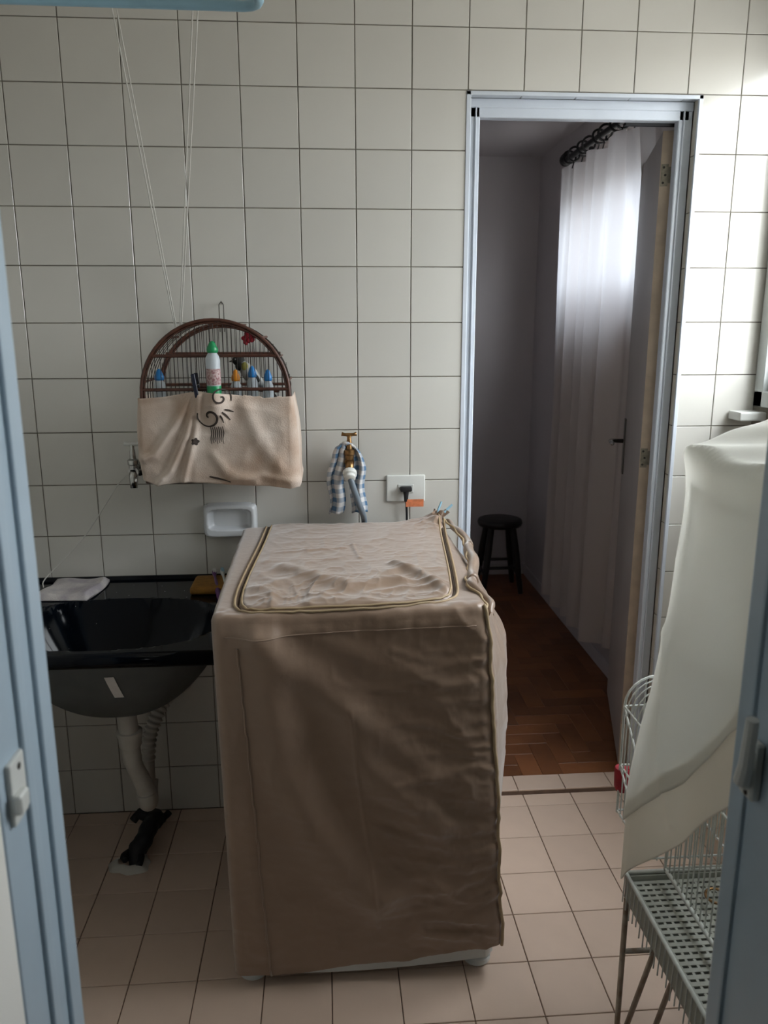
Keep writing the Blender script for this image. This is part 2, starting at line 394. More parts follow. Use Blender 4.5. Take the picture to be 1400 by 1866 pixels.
struct('ceiling_bedroom', MB().box((BX0 - .1, .12, BH), (BX1 + .15, BY1 + .1, BH + .1)), 'paint')
pf = struct('floor_bedroom', MB().box((BX0, .088, -.06), (BX1, BY1, .004)), 'pgap')
W_ = .07
def pq(x0, y0, x1, y1):
    x0, x1 = max(x0, BX0), min(x1, BX1 - .001); y0, y1 = max(y0, .09), min(y1, BY1)
    if x1 - x0 < .01 or y1 - y0 < .01: return
    put_tile('parquet_block', tile_mesh('parquet_block', round(x1 - x0, 3), round(y1 - y0, 3), .006, 'parquet', 'z', .0003), (x0, y0, .0105), pf, .0012)
for i in range(-4, 20):
    for j in range(-4, 34):
        k = (i - j) % 6; x, y = BX0 + i * W_, .09 + j * W_
        if k == 0: pq(x, y, x + 3 * W_, y + W_)
        if k == 5: pq(x, y, x + W_, y + 3 * W_)
struct('baseboard_right', MB().box((BX1 - .012, .13, .01), (BX1, BY1 - .012, .075), .003), 'paint')
struct('baseboard_back', MB().box((BX0, BY1 - .012, .01), (BX1 - .012, BY1, .075), .003), 'paint')
# ---- kitchen the photographer stands in (only light and reflections come from here)
kx0, kx1, ky0 = -.9, 2.2, -4.3
struct('floor_kitchen', MB().box((kx0, ky0, -.1), (kx1, YF - .1, 0)), 'kdark')
struct('ceiling_kitchen', MB().box((kx0, ky0, H), (kx1, YF - .1, H + .1)), 'white')
struct('wall_kitchen_left', MB().box((kx0 - .1, ky0, -.05), (kx0, YF - .1, H)), 'kdark')
struct('wall_kitchen_back', MB().box((kx0 - .1, ky0 - .1, -.05), (kx1 + .15, ky0, H)), 'kdark')
k = MB(); kz0, kz1, kya, kyb = 1.6, 2.0, -3.75, -3.25
for lo, hi in (((kx1, ky0, -.05), (kx1 + .15, YF - .1, kz0)), ((kx1, ky0, kz1), (kx1 + .15, YF - .1, H)), ((kx1, ky0, kz0), (kx1 + .15, kya, kz1)), ((kx1, kyb, kz0), (kx1 + .15, YF - .1, kz1))): k.box(lo, hi)
struct('wall_kitchen_right', k, 'kdark')
DX0, DX1 = .405, 1.40
k = MB()
for lo, hi in (((kx0 - .1, YF - .32, -.05), (.496, YF - .14, H)), ((kx0 - .1, YF - .14, -.05), (.42, YF, H)), ((1.298, YF - .32, -.05), (kx1 + .15, YF - .15, H)), ((1.38, YF - .15, -.05), (kx1 + .15, YF, H)), ((.42, YF - .32, 2.12), (1.38, YF, H))): k.box(lo, hi)
struct('wall_front', k, 'white')

# ------------------------------------------------------------------ door_1 : bedroom door and frame
fr = MB(); y0, y1 = .044, .075
for a, b in ((OX0 + .002, OX0 + .042), (OX1 - .041, OX1 - .002)):
    fr.box((a, y0, .016), (b, y1, OZ - .002), .0025)
fr.box((OX0 + .002, y0 - .004, OZ - .026), (OX1 - .002, y1, OZ - .002), .002)
fr.box((OX0 + .012, y0, OZ - .050), (OX1 - .012, y1, OZ - .024), .002)
for x in (OX0 + .012, OX0 + .028, OX1 - .030): fr.box((x, y0 - .006, .016), (x + .004, y0 + .002, OZ - .026), .001)
d1 = tag(fr.build('door_1', 'alu2'), kind='structure')
rb = MB(); rb.box((OX1 - .014, y1, .012), (OX1 - .002, .1185, OZ - .03)); rb.box((OX1 - .18, y1, OZ - .056), (OX1 - .002, .09, OZ - .045)); rb.build('rebate_strip', 'black', d1)  # plain black strips in the rebate, beside and above the door edge
A = Vector((1.787, .118, 0)); B = Vector((1.942, .666, 0)); u = (B - A).normalized(); L_ = (B - A).length + .0; nrm = Vector((u.y, -u.x, 0)); TH = .040
rotz = Matrix.Rotation(math.atan2(u.y, u.x), 4, 'Z')
def leafpt(s, t, z): return A + u * s + nrm * t + Vector((0, 0, z))
lf = MB(); c = leafpt(L_ / 2, TH / 2, 1.03); hx, hy, hz = L_ / 2, TH / 2 , 1.005
lf.box((c.x - hx, c.y - hy, c.z - hz), (c.x + hx, c.y + hy, c.z + hz), .0015, rotz)
leaf = lf.build('door_leaf', 'door', d1)
eg = MB()
v = []
for z in (.026, 2.034): v += [leafpt(-.0012, .0, z), leafpt(-.0012, TH, z), leafpt(.0006, TH, z), leafpt(.0006, 0, z)]
eg.add(v, [(0, 1, 5, 4), (1, 2, 6, 5), (2, 3, 7, 6), (3, 0, 4, 7), (0, 3, 2, 1), (4, 5, 6, 7)])
eg.build('door_edge', 'edge', leaf, label='cream painted hinge edge of the door')
for zc in (1.915, 1.088, .207):
    h = MB()
    def hp(s, t, z): return leafpt(s, t, z)
    def plate(t0, t1, z0_, z1_, s0=-.0032, s1=-.0012):
        vv = [hp(s0, t0, z0_), hp(s0, t1, z0_), hp(s0, t1, z1_), hp(s0, t0, z1_), hp(s1, t0, z0_), hp(s1, t1, z0_), hp(s1, t1, z1_), hp(s1, t0, z1_)]
        h.add(vv, [(0, 1, 2, 3), (4, 7, 6, 5), (0, 4, 5, 1), (1, 5, 6, 2), (2, 6, 7, 3), (3, 7, 4, 0)])
    plate(.002, .022, zc - .030, zc + .030); plate(.022, .040, zc - .022, zc + .022)
    hg = h.build('hinge', 'hinge', d1)
    q = MB(); p = hp(-.006, TH + .004, zc); q.tube([p + Vector((0, 0, -.036)), p + Vector((0, 0, .036))], .0045, 10)
    q.ball(p + Vector((0, 0, .038)), .0055, .0055, .004, 8, 5); q.ball(p + Vector((0, 0, -.038)), .0055, .0055, .004, 8, 5); q.build('hinge_pin', 'hinge', hg, smooth=True, autos=50)
    for zz, tt in ((.021, .009), (0, .014), (-.021, .009)):
        s_ = MB(); p = hp(-.0036, tt, zc + zz); s_.lathe(p, [(.0036, -.0008), (.0036, .0004), (.002, .0008)], 10, -u); s_.build('screw', 'screw', hg)
hd = MB(); p = leafpt(L_ - .05, -.012, 1.05); hd.box((p.x - .02, p.y - .003, p.z - .11), (p.x + .02, p.y + .003, p.z + .11), .002, Matrix.Rotation(math.atan2(u.y, u.x), 4, 'Z'))
p0 = leafpt(L_ - .05, .0, 1.07)
hdl = MB()
q0 = leafpt(L_ - .05, -.002, 1.05); pl = MB()
pl_c = leafpt(L_ - .05, -.0025, 1.05)
pl.box((pl_c.x - .016, pl_c.y - .003, pl_c.z - .105), (pl_c.x + .016, pl_c.y + .003, pl_c.z + .105), .002, rotz)
esc = pl.build('lock_plate', 'steel', leaf)
lv = MB(); lv.tube([leafpt(L_ - .05, -.004, 1.07), leafpt(L_ - .05, -.045, 1.07), leafpt(L_ - .06, -.052, 1.07), leafpt(L_ - .15, -.052, 1.072)], [.008, .008, .009, .007], 10); lv.build('door_handle', 'chrome', leaf, smooth=True)

# ------------------------------------------------------------------ windows
def window(name, x, ya, yb, za, zb, m, fw=.045, dep=.05, mull=1, sw=.025):
    f = MB()
    for lo, hi in (((x, ya, za), (x + dep, ya + fw, zb)), ((x, yb - fw, za), (x + dep, yb, zb)), ((x, ya, za), (x + dep, yb, za + fw)), ((x, ya, zb - fw), (x + dep, yb, zb))): f.box(lo, hi, .002)
    root = tag(f.build(name, m), kind='structure'); n = mull + 1; wd = (yb - ya - 2 * fw) / n
    for i in range(n):
        a = ya + fw + i * wd; s = MB(); xx = x + .012 + (.012 if i % 2 else 0)
        for lo, hi in (((xx, a, za + fw), (xx + .012, a + sw, zb - fw)), ((xx, a + wd - sw, za + fw), (xx + .012, a + wd, zb - fw)), ((xx, a, za + fw), (xx + .012, a + wd, za + fw + sw)), ((xx, a, zb - fw - sw), (xx + .012, a + wd, zb - fw))): s.box(lo, hi, .001)
        sh = s.build('sash', m, root)
        g = MB().box((xx + .005, a + sw, za + fw + sw), (xx + .008, a + wd - sw, zb - fw - sw)); g.build('pane', 'glass', sh)
    return root
window('window_1', XR - .008, WY0, -.008, WZ0, WZ1, 'wframe', fw=.045, dep=.06, sw=.034)
window('window_2', BX1 + .04, by0, by1, bz0, bz1, 'wframe')
window('window_3', kx1 + .04, kya, kyb, kz0, kz1, 'wframe', mull=0)
sl = MB().box((XR - .078, -.075, 1.222), (XR + .0, -.004, 1.247), .004, seg=2); struct('trim_3', sl, 'stone')

# ------------------------------------------------------------------ door_2 : aluminium door the camera looks through
fr = MB()
fr.box((.42, YF - .140, 0), (.4975, YF - .004, 2.1), .002)
fr.box((.495, YF - .084, 0), (.5025, YF - .066, 2.1), .004, seg=3); fr.box((.495, YF - .034, 0), (.5025, YF, 2.1), .005, seg=3)
fr.box((1.294, YF - .150, 0), (1.38, YF - .004, 2.1), .002); fr.box((1.289, YF - .032, 0), (1.299, YF, 2.1), .004, seg=2)
fr.box((.42, YF - .140, 2.06), (1.38, YF, 2.12), .003)
d2 = tag(fr.build('door_2', 'alu'), kind='structure')
# strike plate on the left jamb
k = MB(); k.box((.497, -1.574, 1.012), (.503, -1.538, 1.078), .003, seg=2); k.box((.502, -1.576, 1.026), (.511, -1.554, 1.046), .002); k.box((.502, -1.560, 1.030), (.508, -1.546, 1.041), .002)
sp = k.build('strike_plate', 'plastic', d2, label='white strike plate on the left jamb')
for z in (1.067, 1.021): MB().lathe((.5025, -1.553, z), [(.0036, 0), (.0036, .001), (.002, .0012)], 12, (1, 0, 0)).build('screw', 'screw', sp)
# latch on the right jamb
k = MB(); k.box((1.282, -1.508, .958), (1.2945, -1.480, 1.030), .003); k.box((1.274, -1.506, .972), (1.284, -1.484, .994), .003)
k.tube([(1.272, -1.503, .984), (1.268, -1.515, 1.012), (1.266, -1.522, 1.07)], [.009, .008, .007], 10)
lt = k.build('latch', 'plastic', d2, label='white latch on the right jamb')
MB().lathe((1.282, -1.497, .966), [(.0036, 0), (.0036, .001), (.002, .0015)], 12, (-1, 0, 0)).build('screw', 'screw', lt)

# ------------------------------------------------------------------ bedroom things
ct = empty('curtain', (1.93, 1.05, .16), 'pale pleated curtain hanging from black rings beside the open door', 'curtain')
def cur(uu, vv):
    y = .18 + (1.53 - .18) * uu; ph = uu * 2 * math.pi * 9 + .9 * math.sin(uu * 17); ph2 = uu * 2 * math.pi * 19 + 2 * math.sin(uu * 9)
    amp = .032 - .014 * vv + .006 * math.sin(uu * 23 + vv)
    fold = amp * math.sin(ph + .35 * math.sin(vv * 3)) + .006 * math.sin(ph2 + vv * 4)
    nr_ = max(0.0, min(1.0, (.86 - y) / .12)); fold = fold * (1 - .5 * nr_) + .040 * nr_ * min(1, (1 - vv) * 6)
    z = .16 + .03 * nr_ * (1 - vv) + (2.185 - .16) * vv + (.012 * math.sin(ph * .5) if vv > .98 else 0) - .01 * math.cos(ph) * (1 - vv)
    return (1.918 + fold, y + .012 * math.cos(ph), z)
MB().grid(cur, 260, 60).build('curtain_cloth', 'curtain', ct, smooth=True)
for i in range(14):
    y = 1.51 - i * .1 + (.02 if i % 2 else -.012) ; rg = MB(); n = 20; tl = .35 * (-1) ** i
    rg.tube([(1.925 + .028 * math.cos(2 * math.pi * a / n), y + .028 * math.sin(2 * math.pi * a / n) * tl, 2.235 + .028 * math.sin(2 * math.pi * a / n)) for a in range(n)], .0048, 8, closed=True)
    r_ = rg.build('curtain_ring', 'black', ct, smooth=True)
    MB().tube([(1.925, y - .028 * tl, 2.208), (1.923, y, 2.196), (1.918, y, 2.176)], .0028, 6).build('ring_clip', 'black', r_)
rod = empty('curtain_rod', (1.925, .85, 2.225), 'black curtain rod under the bedroom ceiling', 'curtain rod')
MB().tube([(1.925, .14, 2.235), (1.925, 1.53, 2.235)], .0125, 14).build('rod', 'black', rod, smooth=True, autos=40)
MB().lathe((1.925, 1.53, 2.235), [(.010, 0), (.024, .006), (.030, .022), (.028, .036), (.018, .048), (.004, .052)], 18, (0, 1, 0)).build('finial', 'black', rod, smooth=True)
for y in (.35, 1.45): MB().box((1.925, y - .008, 2.229), (2.01, y + .008, 2.241), .002).box((2.002, y - .015, 2.19), (2.01, y + .015, 2.27), .002).build('bracket', 'black', rod)
SXc, SYc = 1.785, 2.06
st = empty('stool', (SXc, SYc, .0105), 'dark round wooden stool in the bedroom corner', 'stool')
MB().lathe((SXc, SYc, .385), [(.10, 0), (.122, .006), (.128, .022), (.122, .04), (.10, .046), (.03, .044)], 32).build('seat', 'stool', st, smooth=True)
for a, b in ((-1, -1), (1, -1), (-1, 1), (1, 1)):
    t0 = Vector((SXc + a * .062, SYc + b * .062, .388)); t1 = Vector((SXc + a * .108, SYc + b * .108, .0115))
    MB().tube([t0, t0.lerp(t1, .4), t0.lerp(t1, .75), t1], [.018, .021, .017, .014], 12).build('leg', 'stool', st, smooth=True, autos=50)
for (a, b), (c, d), z in (((-1, -1), (1, -1), .16), ((-1, 1), (1, 1), .16), ((-1, -1), (-1, 1), .12), ((1, -1), (1, 1), .12)):
    o_ = .062 + .046 * (.388 - z) / .377; MB().tube([(SXc + a * o_, SYc + b * o_, z), (SXc + c * o_, SYc + d * o_, z)], .009, 10).build('stretcher', 'stool', st, smooth=True)

# ------------------------------------------------------------------ washing machine
wm = empty('washing_machine', (.88, -.38, 0), 'white washing machine hidden under the tan cover, feet showing', 'washing machine')
b = MB(); n = 26; pv = []
x0, x1, yb = .585, 1.185, -.07
ring = []
for i in range(n + 1):
    t = i / n; x = x0 + .02 + (x1 - x0 - .04) * t; ring.append((x, -.700 - .012 * math.sin(math.pi * t)))
ring += [(x1, -.68), (x1, yb), (x0, yb), (x0, -.68)]
N = len(ring)
def zb(x): return .016 + .010 * (x - x0) / (x1 - x0)
vv = [(x, y, zb(x)) for x, y in ring] + [(x0 + .004 + (x - x0) * .895, y, .855) for x, y in ring]
b.add(vv, [(i, (i + 1) % N, N + (i + 1) % N, N + i) for i in range(N)] + [tuple(reversed(range(N))), tuple(range(N, 2 * N))])
b.build('body', 'wash', wm, smooth=True, autos=40)
MB().box((x0 + .01, -.69, .854), (x1 - .08, yb - .005, .868), .004).build('lid', 'wash', wm)
for x, y in ((.615, -.672), (1.148, -.668), (.615, -.12), (1.148, -.12)):
    MB().lathe((x, y, 0), [(.030, 0), (.034, .004), (.034, .016), (.028, .022), (.012, .024), (.012, .05)], 20).build('foot', 'wash', wm, smooth=True, autos=40)
# cover ---------------------------------------------------
NU = 560
def ring_at(z, ins=0.0):
    """plan outline of the cover at height z: returns NU points and outward normals"""
    f = (z - .03) / .88
    xl, xr = .566 + .010 * (1 - f), 1.196 - .058 * f
    yf = -.722 - .014 * f; ybk = -.045; r = .022
    cs = [(xl + r, yf + r, 180, 270), (xr - r, yf + r, 270, 360), (xr - r, ybk - r, 0, 90), (xl + r, ybk - r, 90, 180)]
    return xl, xr, yf, ybk, r, cs
def outline(z):
    xl, xr, yf, ybk, r, cs = ring_at(z); P = []; Nn = []
    segs = [(200, 'f'), (14, 'c1'), (150, 'r'), (14, 'c2'), (90, 'b'), (14, 'c3'), (64, 'l'), (14, 'c0')]
    for n_, k_ in segs:
        for i in range(n_):
            t = i / n_
            if k_ == 'f': P.append((xl + r + (xr - xl - 2 * r) * t, yf)); Nn.append((0, -1))
            elif k_ == 'r': P.append((xr, yf + r + (ybk - yf - 2 * r) * t)); Nn.append((1, 0))
            elif k_ == 'b': P.append((xr - r - (xr - xl - 2 * r) * t, ybk)); Nn.append((0, 1))
            elif k_ == 'l': P.append((xl, ybk - r - (ybk - yf - 2 * r) * t)); Nn.append((-1, 0))
            else:
                c_ = cs[{'c1': 1, 'c2': 2, 'c3': 3, 'c0': 0}[k_]]; a_ = math.radians(c_[2] + 90 * t)
                P.append((c_[0] + r * math.cos(a_), c_[1] + r * math.sin(a_))); Nn.append((math.cos(a_), math.sin(a_)))
    return np.array(P), np.array(Nn)
def lerp(a, b, t): return a + (b - a) * t
def top_z(x, y):
    f = np.clip((y + .73) / .68, 0, 1)
    z = .912 + .018 * f + (.012 * np.clip((x - .57) / .55, 0, 1)) * (1 - f)
    z = z - .05 * np.clip((x - 1.11) / .09, 0, 1) ** 2            # soft shoulder to the right
    z = z - .010 * np.exp(-((x - .9) ** 2) / .05 - ((y + .62) ** 2) / .008)
    return z
gA = [(.671, .854), (.689, .693), (.708, .563), (.764, .427), (.846, .284), (.908, .223)]
gC = [(.661, .866), (.76, .778), (.851, .686), (.885, .555), (.969, .485), (1.043, .413)]
gD = [(.851, .70), (.96, .60), (1.03, .53), (1.16, .50)]
crease = [(.85, .70), (.861, .556), (.878, .421), (.896, .281), (.908, .15)]
def side_disp(x, y, z, nx, ny):
    fr_ = np.clip(-ny, 0, 1); rt = np.clip(nx, 0, 1); lf_ = np.clip(-nx, 0, 1)
    d = np.zeros_like(x)
    # front: broad diagonal drapes
    for g, w_, a_ in ((gA, .050, .022), (gC, .036, .014), (gD, .03, .008)):
        dd, sg = seg_dist(x, z, g); d += fr_ * a_ * np.exp(-(dd / w_) ** 2)
    dd, sg = seg_dist(x, z, [(.60, .86), (.615, .60), (.63, .3), (.65, .1)]); d += fr_ * .003 * np.exp(-(dd / .03) ** 2)
    dd, sg = seg_dist(x, z, [(.75, .88), (.90, .80), (1.1, .74)]); d += fr_ * .004 * np.exp(-(dd / .02) ** 2)
    dd, sg = seg_dist(x, z, crease); d += fr_ * .0022 * np.exp(-(dd / .004) ** 2)
    for l_ in ([(.945, .519), (1.029, .535), (1.101, .559), (1.15, .543)], [(.92, .237), (1.045, .237), (1.145, .267)], [(.94, .83), (1.0, .808), (1.06, .80), (1.13, .808)], [(.98, .73), (1.03, .715), (1.08, .71), (1.14, .72)], [(.93, .40), (.99, .37), (1.06, .352), (1.14, .36)]):
        dd, sg = seg_dist(x, z, l_); d += fr_ * .0028 * np.exp(-(dd / .009) ** 2)
    wx = np.clip((x - .85) / .25, 0, 1)
    wp_ = .35 * vnoise(x * 9, z * 9, z * 0, 77); d += fr_ * (.22 + wx) * .013 * ridged(x * 6 + z * 3 + wp_, y * 5, z * 17 + wp_ * 3, 3, 4)
    d += fr_ * .0025 * ridged(x * 14, y * 5, z * 14, 9, 2)
    # gathers right under the top seam
    g_ = np.exp(-np.clip(.885 - z, 0, 1) / .03); d += fr_ * g_ * .004 * vnoise(x * 55, z * 8, z * 0, 21)
    # right side: slack cloth bulges out over hoses behind
    sy = np.sin(np.clip((y + .73) / .68, 0, 1) * math.pi) ** .7; hz = np.clip((z - .22) / .40, 0, 1) * np.clip((.96 - z) / .2, .15, 1)
    d += rt * (.085 * sy * hz + .004 * np.clip((.6 - z) / .5, 0, 1))
    d += rt * .012 * ridged(x * 3, y * 9, z * 7, 5, 3) * np.clip((y + .72) / .08, 0, 1)
    d += lf_ * .008 * ridged(x * 3, y * 8, z * 5, 6, 2) * np.clip((y + .72) / .08, 0, 1)
    return d
def lid_path():
    c = [(.640, -.06), (.632, -.25), (.616, -.50), (.613, -.62), (.622, -.690), (.655, -.718), (.76, -.722), (.92, -.720), (1.01, -.706), (1.060, -.685), (1.083, -.635), (1.098, -.50), (1.115, -.30), (1.135, -.06)]
    return [(p.x, p.y) for p in catmull([(a, b_, 0) for a, b_ in c], 10)]
LP = lid_path(); LPn = np.array(LP)
def inside_lid(x, y):
    ins = np.zeros(x.shape, bool); n_ = len(LPn)
    poly = list(LP) + [(1.135, 0.05), (.640, 0.05)]
    for i in range(len(poly)):
        (x1_, y1_), (x2_, y2_) = poly[i], poly[(i + 1) % len(poly)]
        c_ = ((y1_ > y) != (y2_ > y)) & (x < (x2_ - x1_) * (y - y1_) / ((y2_ - y1_) if y2_ != y1_ else 1e-9) + x1_); ins ^= c_
    return ins
def top_disp(x, y):
    dd, sg = seg_dist(x, y, LP[::6]); ins = inside_lid(x, y)
    z = np.where(ins, .007 * np.clip(dd / .012, 0, 1), .003 * np.exp(-(dd / .01) ** 2)) - .006 * np.exp(-(dd / .0035) ** 2)
    fr_ = np.clip((-.42 - y) / .2, 0, 1)
    z += ins * np.clip(dd / .03, 0, 1) * (.004 + .012 * fr_) * ridged(x * 9 + 1.5 * vnoise(x * 6, y * 6, x * 0, 2), y * 11, x * 0, 13, 3)
    z += ins * .0025 * ridged(x * 22, y * 18, x * 0, 31, 2) * np.clip(dd / .03, 0, 1)
    for l_, a_, w_ in (([(.70, -.45), (.80, -.56), (.86, -.60), (.96, -.57)], .010, .022), ([(.97, -.46), (1.03, -.56), (1.06, -.64)], .012, .016), ([(.68, -.33), (.85, -.31)], .003, .008), ([(.885, -.40), (.87, -.28)], .0035, .006)):
        d2_, s2_ = seg_dist(x, y, l_); z += a_ * np.exp(-(d2_ / w_) ** 2) * ins
    z += (~ins) * .004 * vnoise(x * 60, y * 60, x * 0, 4) * np.clip((-.66 - y) / .05, 0, 1)
    rr = np.clip((x - 1.12) / .05, 0, 1); z += rr * .022 * ridged(x * 9, y * 5, x * 0, 17, 3)
    # gathered knot at the back right corner
    k_ = np.exp(-((x - 1.12) ** 2 + (y + .08) ** 2) / .006); z += k_ * (.012 + .022 * ridged(x * 16, y * 12, x * 0, 41, 3))
    return z
rings = []; NS = 150
for k_ in range(NS + 1):
    f = k_ / NS
    P_, N_ = outline(.03 + .88 * f)
    x, y = P_[:, 0], P_[:, 1]
    xx = np.clip((x - .57) / .62, 0, 1)
    hem = .034 + .046 * np.where(y < -.6, np.clip((x - .68) / .5, 0, 1) ** 1.2, .6 * xx) + .002 * np.sin(x * 24)
    top = top_z(x, y) - .012
    z = hem + (top - hem) * f
    d = side_disp(x, y, z, N_[:, 0], N_[:, 1])
    if f > .97: d = d * (1 - (f - .97) / .03 * .55)
    rings.append(np.stack([x + N_[:, 0] * d, y + N_[:, 1] * d, z], 1))
edge = rings[-1]
cx_, cy_ = .87, -.39; NT = 110
rnd = .016
for k_ in range(1, NT + 1):
    s = k_ / NT; sc = (1 - s); sc = sc
    x = cx_ + (edge[:, 0] - cx_) * sc; y = cy_ + (edge[:, 1] - cy_) * sc
    dist = np.minimum(np.abs(edge[:, 0] - x) + np.abs(edge[:, 1] - y), 9)
    w_ = np.clip(np.hypot(edge[:, 0] - x, edge[:, 1] - y) / .02, 0, 1); w_ = np.sqrt(1 - (1 - w_) ** 2)
    z = edge[:, 2] * (1 - w_) + w_ * (top_z(x, y) + top_disp(x, y))
    rings.append(np.stack([x, y, z], 1))
cv = MB(); RR = np.concatenate(rings); nr = len(rings)
cv.v = [tuple(p) for p in RR]
cv.f = [(j * NU + i, j * NU + (i + 1) % NU, (j + 1) * NU + (i + 1) % NU, (j + 1) * NU + i) for j in range(nr - 2) for i in range(NU)]
cvr = empty('machine_cover', (.88, -.38, .026), 'creased tan fabric cover draped over the washing machine', 'cover')
# centre fan
cbase = (nr - 2) * NU; cv.v = cv.v[:(nr - 1) * NU] + [(cx_, cy_, float(rings[-1][0, 2]))]; ci = len(cv.v) - 1
cv.f += [(cbase + i, cbase + (i + 1) % NU, ci) for i in range(NU)]
cv.build('cover_cloth', 'cover', cvr, smooth=True)
def topsurf(x, y):
    x_, y_ = np.array([x]), np.array([y]); return float((top_z(x_, y_) + top_disp(x_, y_))[0])
zp = MB(); zp.tube([(x, y, topsurf(x, y) + .001) for x, y in LP], .0032, 6); zp.build('zip', 'zip', cvr, smooth=True)
def offs(path, o):
    out = []
    for i in range(len(path)):
        a_, b_ = path[max(i - 1, 0)], path[min(i + 1, len(path) - 1)]; tx_, ty_ = b_[0] - a_[0], b_[1] - a_[1]; l = math.hypot(tx_, ty_)
        out.append((path[i][0] - ty_ / l * o, path[i][1] + tx_ / l * o))
    return out
for o_ in (-.0075, .0075):
    zp = MB(); zp.tube([(x, y, topsurf(x, y) + .0005) for x, y in offs(LP, o_)], .0028, 7); zp.build('piping', 'piping', cvr, smooth=True)
# front seams: along the top and down both front corners
ridx = lambda f: rings[int(round(f * NS))]
sm = MB(); sm.tube([tuple(rings[int(NS * (.972))][i] + np.array([0, -.0003, 0])) for i in range(2, 200, 2)], .0012, 6); sm.build('piping', 'cover', cvr, smooth=True)
for i_, inn in ((12, 0), (206, 0)):
    ps = [rings[k_][i_ + (int(10 * (1 - k_ / NS)) if i_ == 12 else 0)] for k_ in range(0, (NS - 8) if i_ == 12 else NS + 1, 3)]
    if i_ == 206: ps += [rings[NS + q][206] for q in (1, 2)]
    nrm_ = np.array([-.3, -1, 0]) if i_ == 12 else np.array([1, -.35, 0]); amp = .002 if i_ == 12 else .005
    sm = MB(); sm.tube([tuple(p + nrm_ * amp) for p in ps], .0020 if i_ == 12 else .004, 7); sm.build('piping', 'piping' if i_ == 206 else 'cover', cvr, smooth=True)
# slack seam over the right shoulder, puckered
fl = [(1.150, -.07, .945), (1.168, -.16, .940), (1.178, -.27, .928), (1.165, -.40, .925), (1.150, -.50, .915), (1.128, -.60, .925), (1.150, -.68, .915), (1.150, -.728, .905)]
flp = catmull(fl, 8)
def shoulder(uu, vv):
    p = flp[min(int(uu * (len(flp) - 1)), len(flp) - 1)]
    w_ = .008 + .016 * math.sin(uu * math.pi) ; a_ = vv * math.pi
    return (p.x + w_ * .6 * math.cos(a_) + .004 * math.sin(uu * 31), p.y + .004 * math.sin(uu * 19), max(p.z, 0) + w_ * .9 * math.sin(a_) - .006 + .003 * math.sin(uu * 43))
MB().grid(shoulder, 60, 9).build('seam_fold', 'cover', cvr, smooth=True)
zp = MB(); zp.tube([(p.x - .012 + .003 * math.sin(i), p.y, p.z + .004) for i, p in enumerate(flp)], .003, 7); zp.build('piping', 'piping', cvr, smooth=True)
# knot and tie straps at the back right corner
kn = MB(); kc = Vector((1.122, -.075, .955))
def knot(uu, vv):
    th_ = uu * 2 * math.pi; r_ = (.008 + .020 * abs(vv - .35)) * (1 + .28 * math.sin(5 * th_ + 3 * vv))
    return kc + Vector((r_ * math.cos(th_) + .02 * (vv - .5), r_ * .6 * math.sin(th_), -.022 + .040 * vv + .006 * math.sin(3 * th_)))
kn.grid(knot, 48, 14, closeu=True); kn.build('knot', 'cover', cvr, smooth=True)
MB().tube([kc + Vector((.0, -.003, -.004)), kc + Vector((.022, .004, .014)), kc + Vector((.045, .01, .034))], [.003, .0045, .0035], 6).build('tie_strap', 'gingham' if 0 else 'ablue', cvr, label='pale blue plastic tie end')
MB().tube([kc + Vector((.0, .003, -.002)), kc + Vector((.004, .006, .02)), kc + Vector((.014, .012, .043))], [.003, .0035, .003], 6).build('tie_strap', 'ablue', cvr, label='pale blue plastic tie end')

# ------------------------------------------------------------------ laundry sink
sk = empty('laundry_sink', (.26, -.3, .35), 'black glossy laundry sink fixed to the tiled wall', 'sink')
sxc, syc, sa, sb = .268, -.360, .265, .178
SX0, SX1, SY0, SY1, SZ = -.045, .556, -.565, -.002, .768
def bowl_r(x, y): return (abs((x - sxc) / sa) ** 2.5 + abs((y - syc) / sb) ** 2.5) ** (1 / 2.5)
def bowl_z(x, y):
    r = bowl_r(x, y)
    if r >= 1: return SZ - .0 * (r - 1)
    return SZ - .225 * (1 - r ** 2.6) ** .8
def sg(uu, vv):
    x = SX0 + (SX1 - SX0) * uu; y = SY0 + (SY1 - SY0) * vv; e = min(uu, 1 - uu, vv) ; z = bowl_z(x, y)
    if vv > .985: z += .010
    return (x, y, z)
s = MB().grid(sg, 110, 100)
def skirt(P, dz=.034):
    v = [p for p in P] + [(p[0], p[1], SZ - dz) for p in P]; n_ = len(P); return v, [(i, i + 1, n_ + i + 1, n_ + i) for i in range(n_ - 1)]
s.add(*skirt([(SX0, SY1, SZ + .01), (SX0, SY0, SZ), (SX1, SY0, SZ), (SX1, SY1, SZ + .01)]))
s.build('basin', 'sink', sk, smooth=True, autos=35)
rm = MB(); rm.tube([(SX0 + .004, SY0 + .004, SZ - .016), (SX1 - .004, SY0 + .004, SZ - .016)], .018, 10); rm.build('front_rim', 'sink', sk, smooth=True)
def ub(uu, vv):
    th_ = uu * 2 * math.pi; r = 1.0 - vv; rr_ = 1.04 * r; ct_, st_ = math.cos(th_), math.sin(th_)
    k_ = (abs(ct_) ** 2.5 + abs(st_) ** 2.5) ** (-1 / 2.5)
    return (sxc + sa * rr_ * k_ * ct_, syc + sb * rr_ * k_ * st_, SZ - .030 - .215 * (1 - min(r, 1) ** 2.2) ** .85)
MB().grid(ub, 64, 26, closeu=True).build('bowl_underside', 'sinkunder', sk, smooth=True)
MB().lathe((sxc, syc, SZ - .2245), [(.03, 0), (.032, .002), (.028, .004), (.01, .003)], 20).build('drain_strainer', 'chrome', sk, smooth=True)
tp = MB()
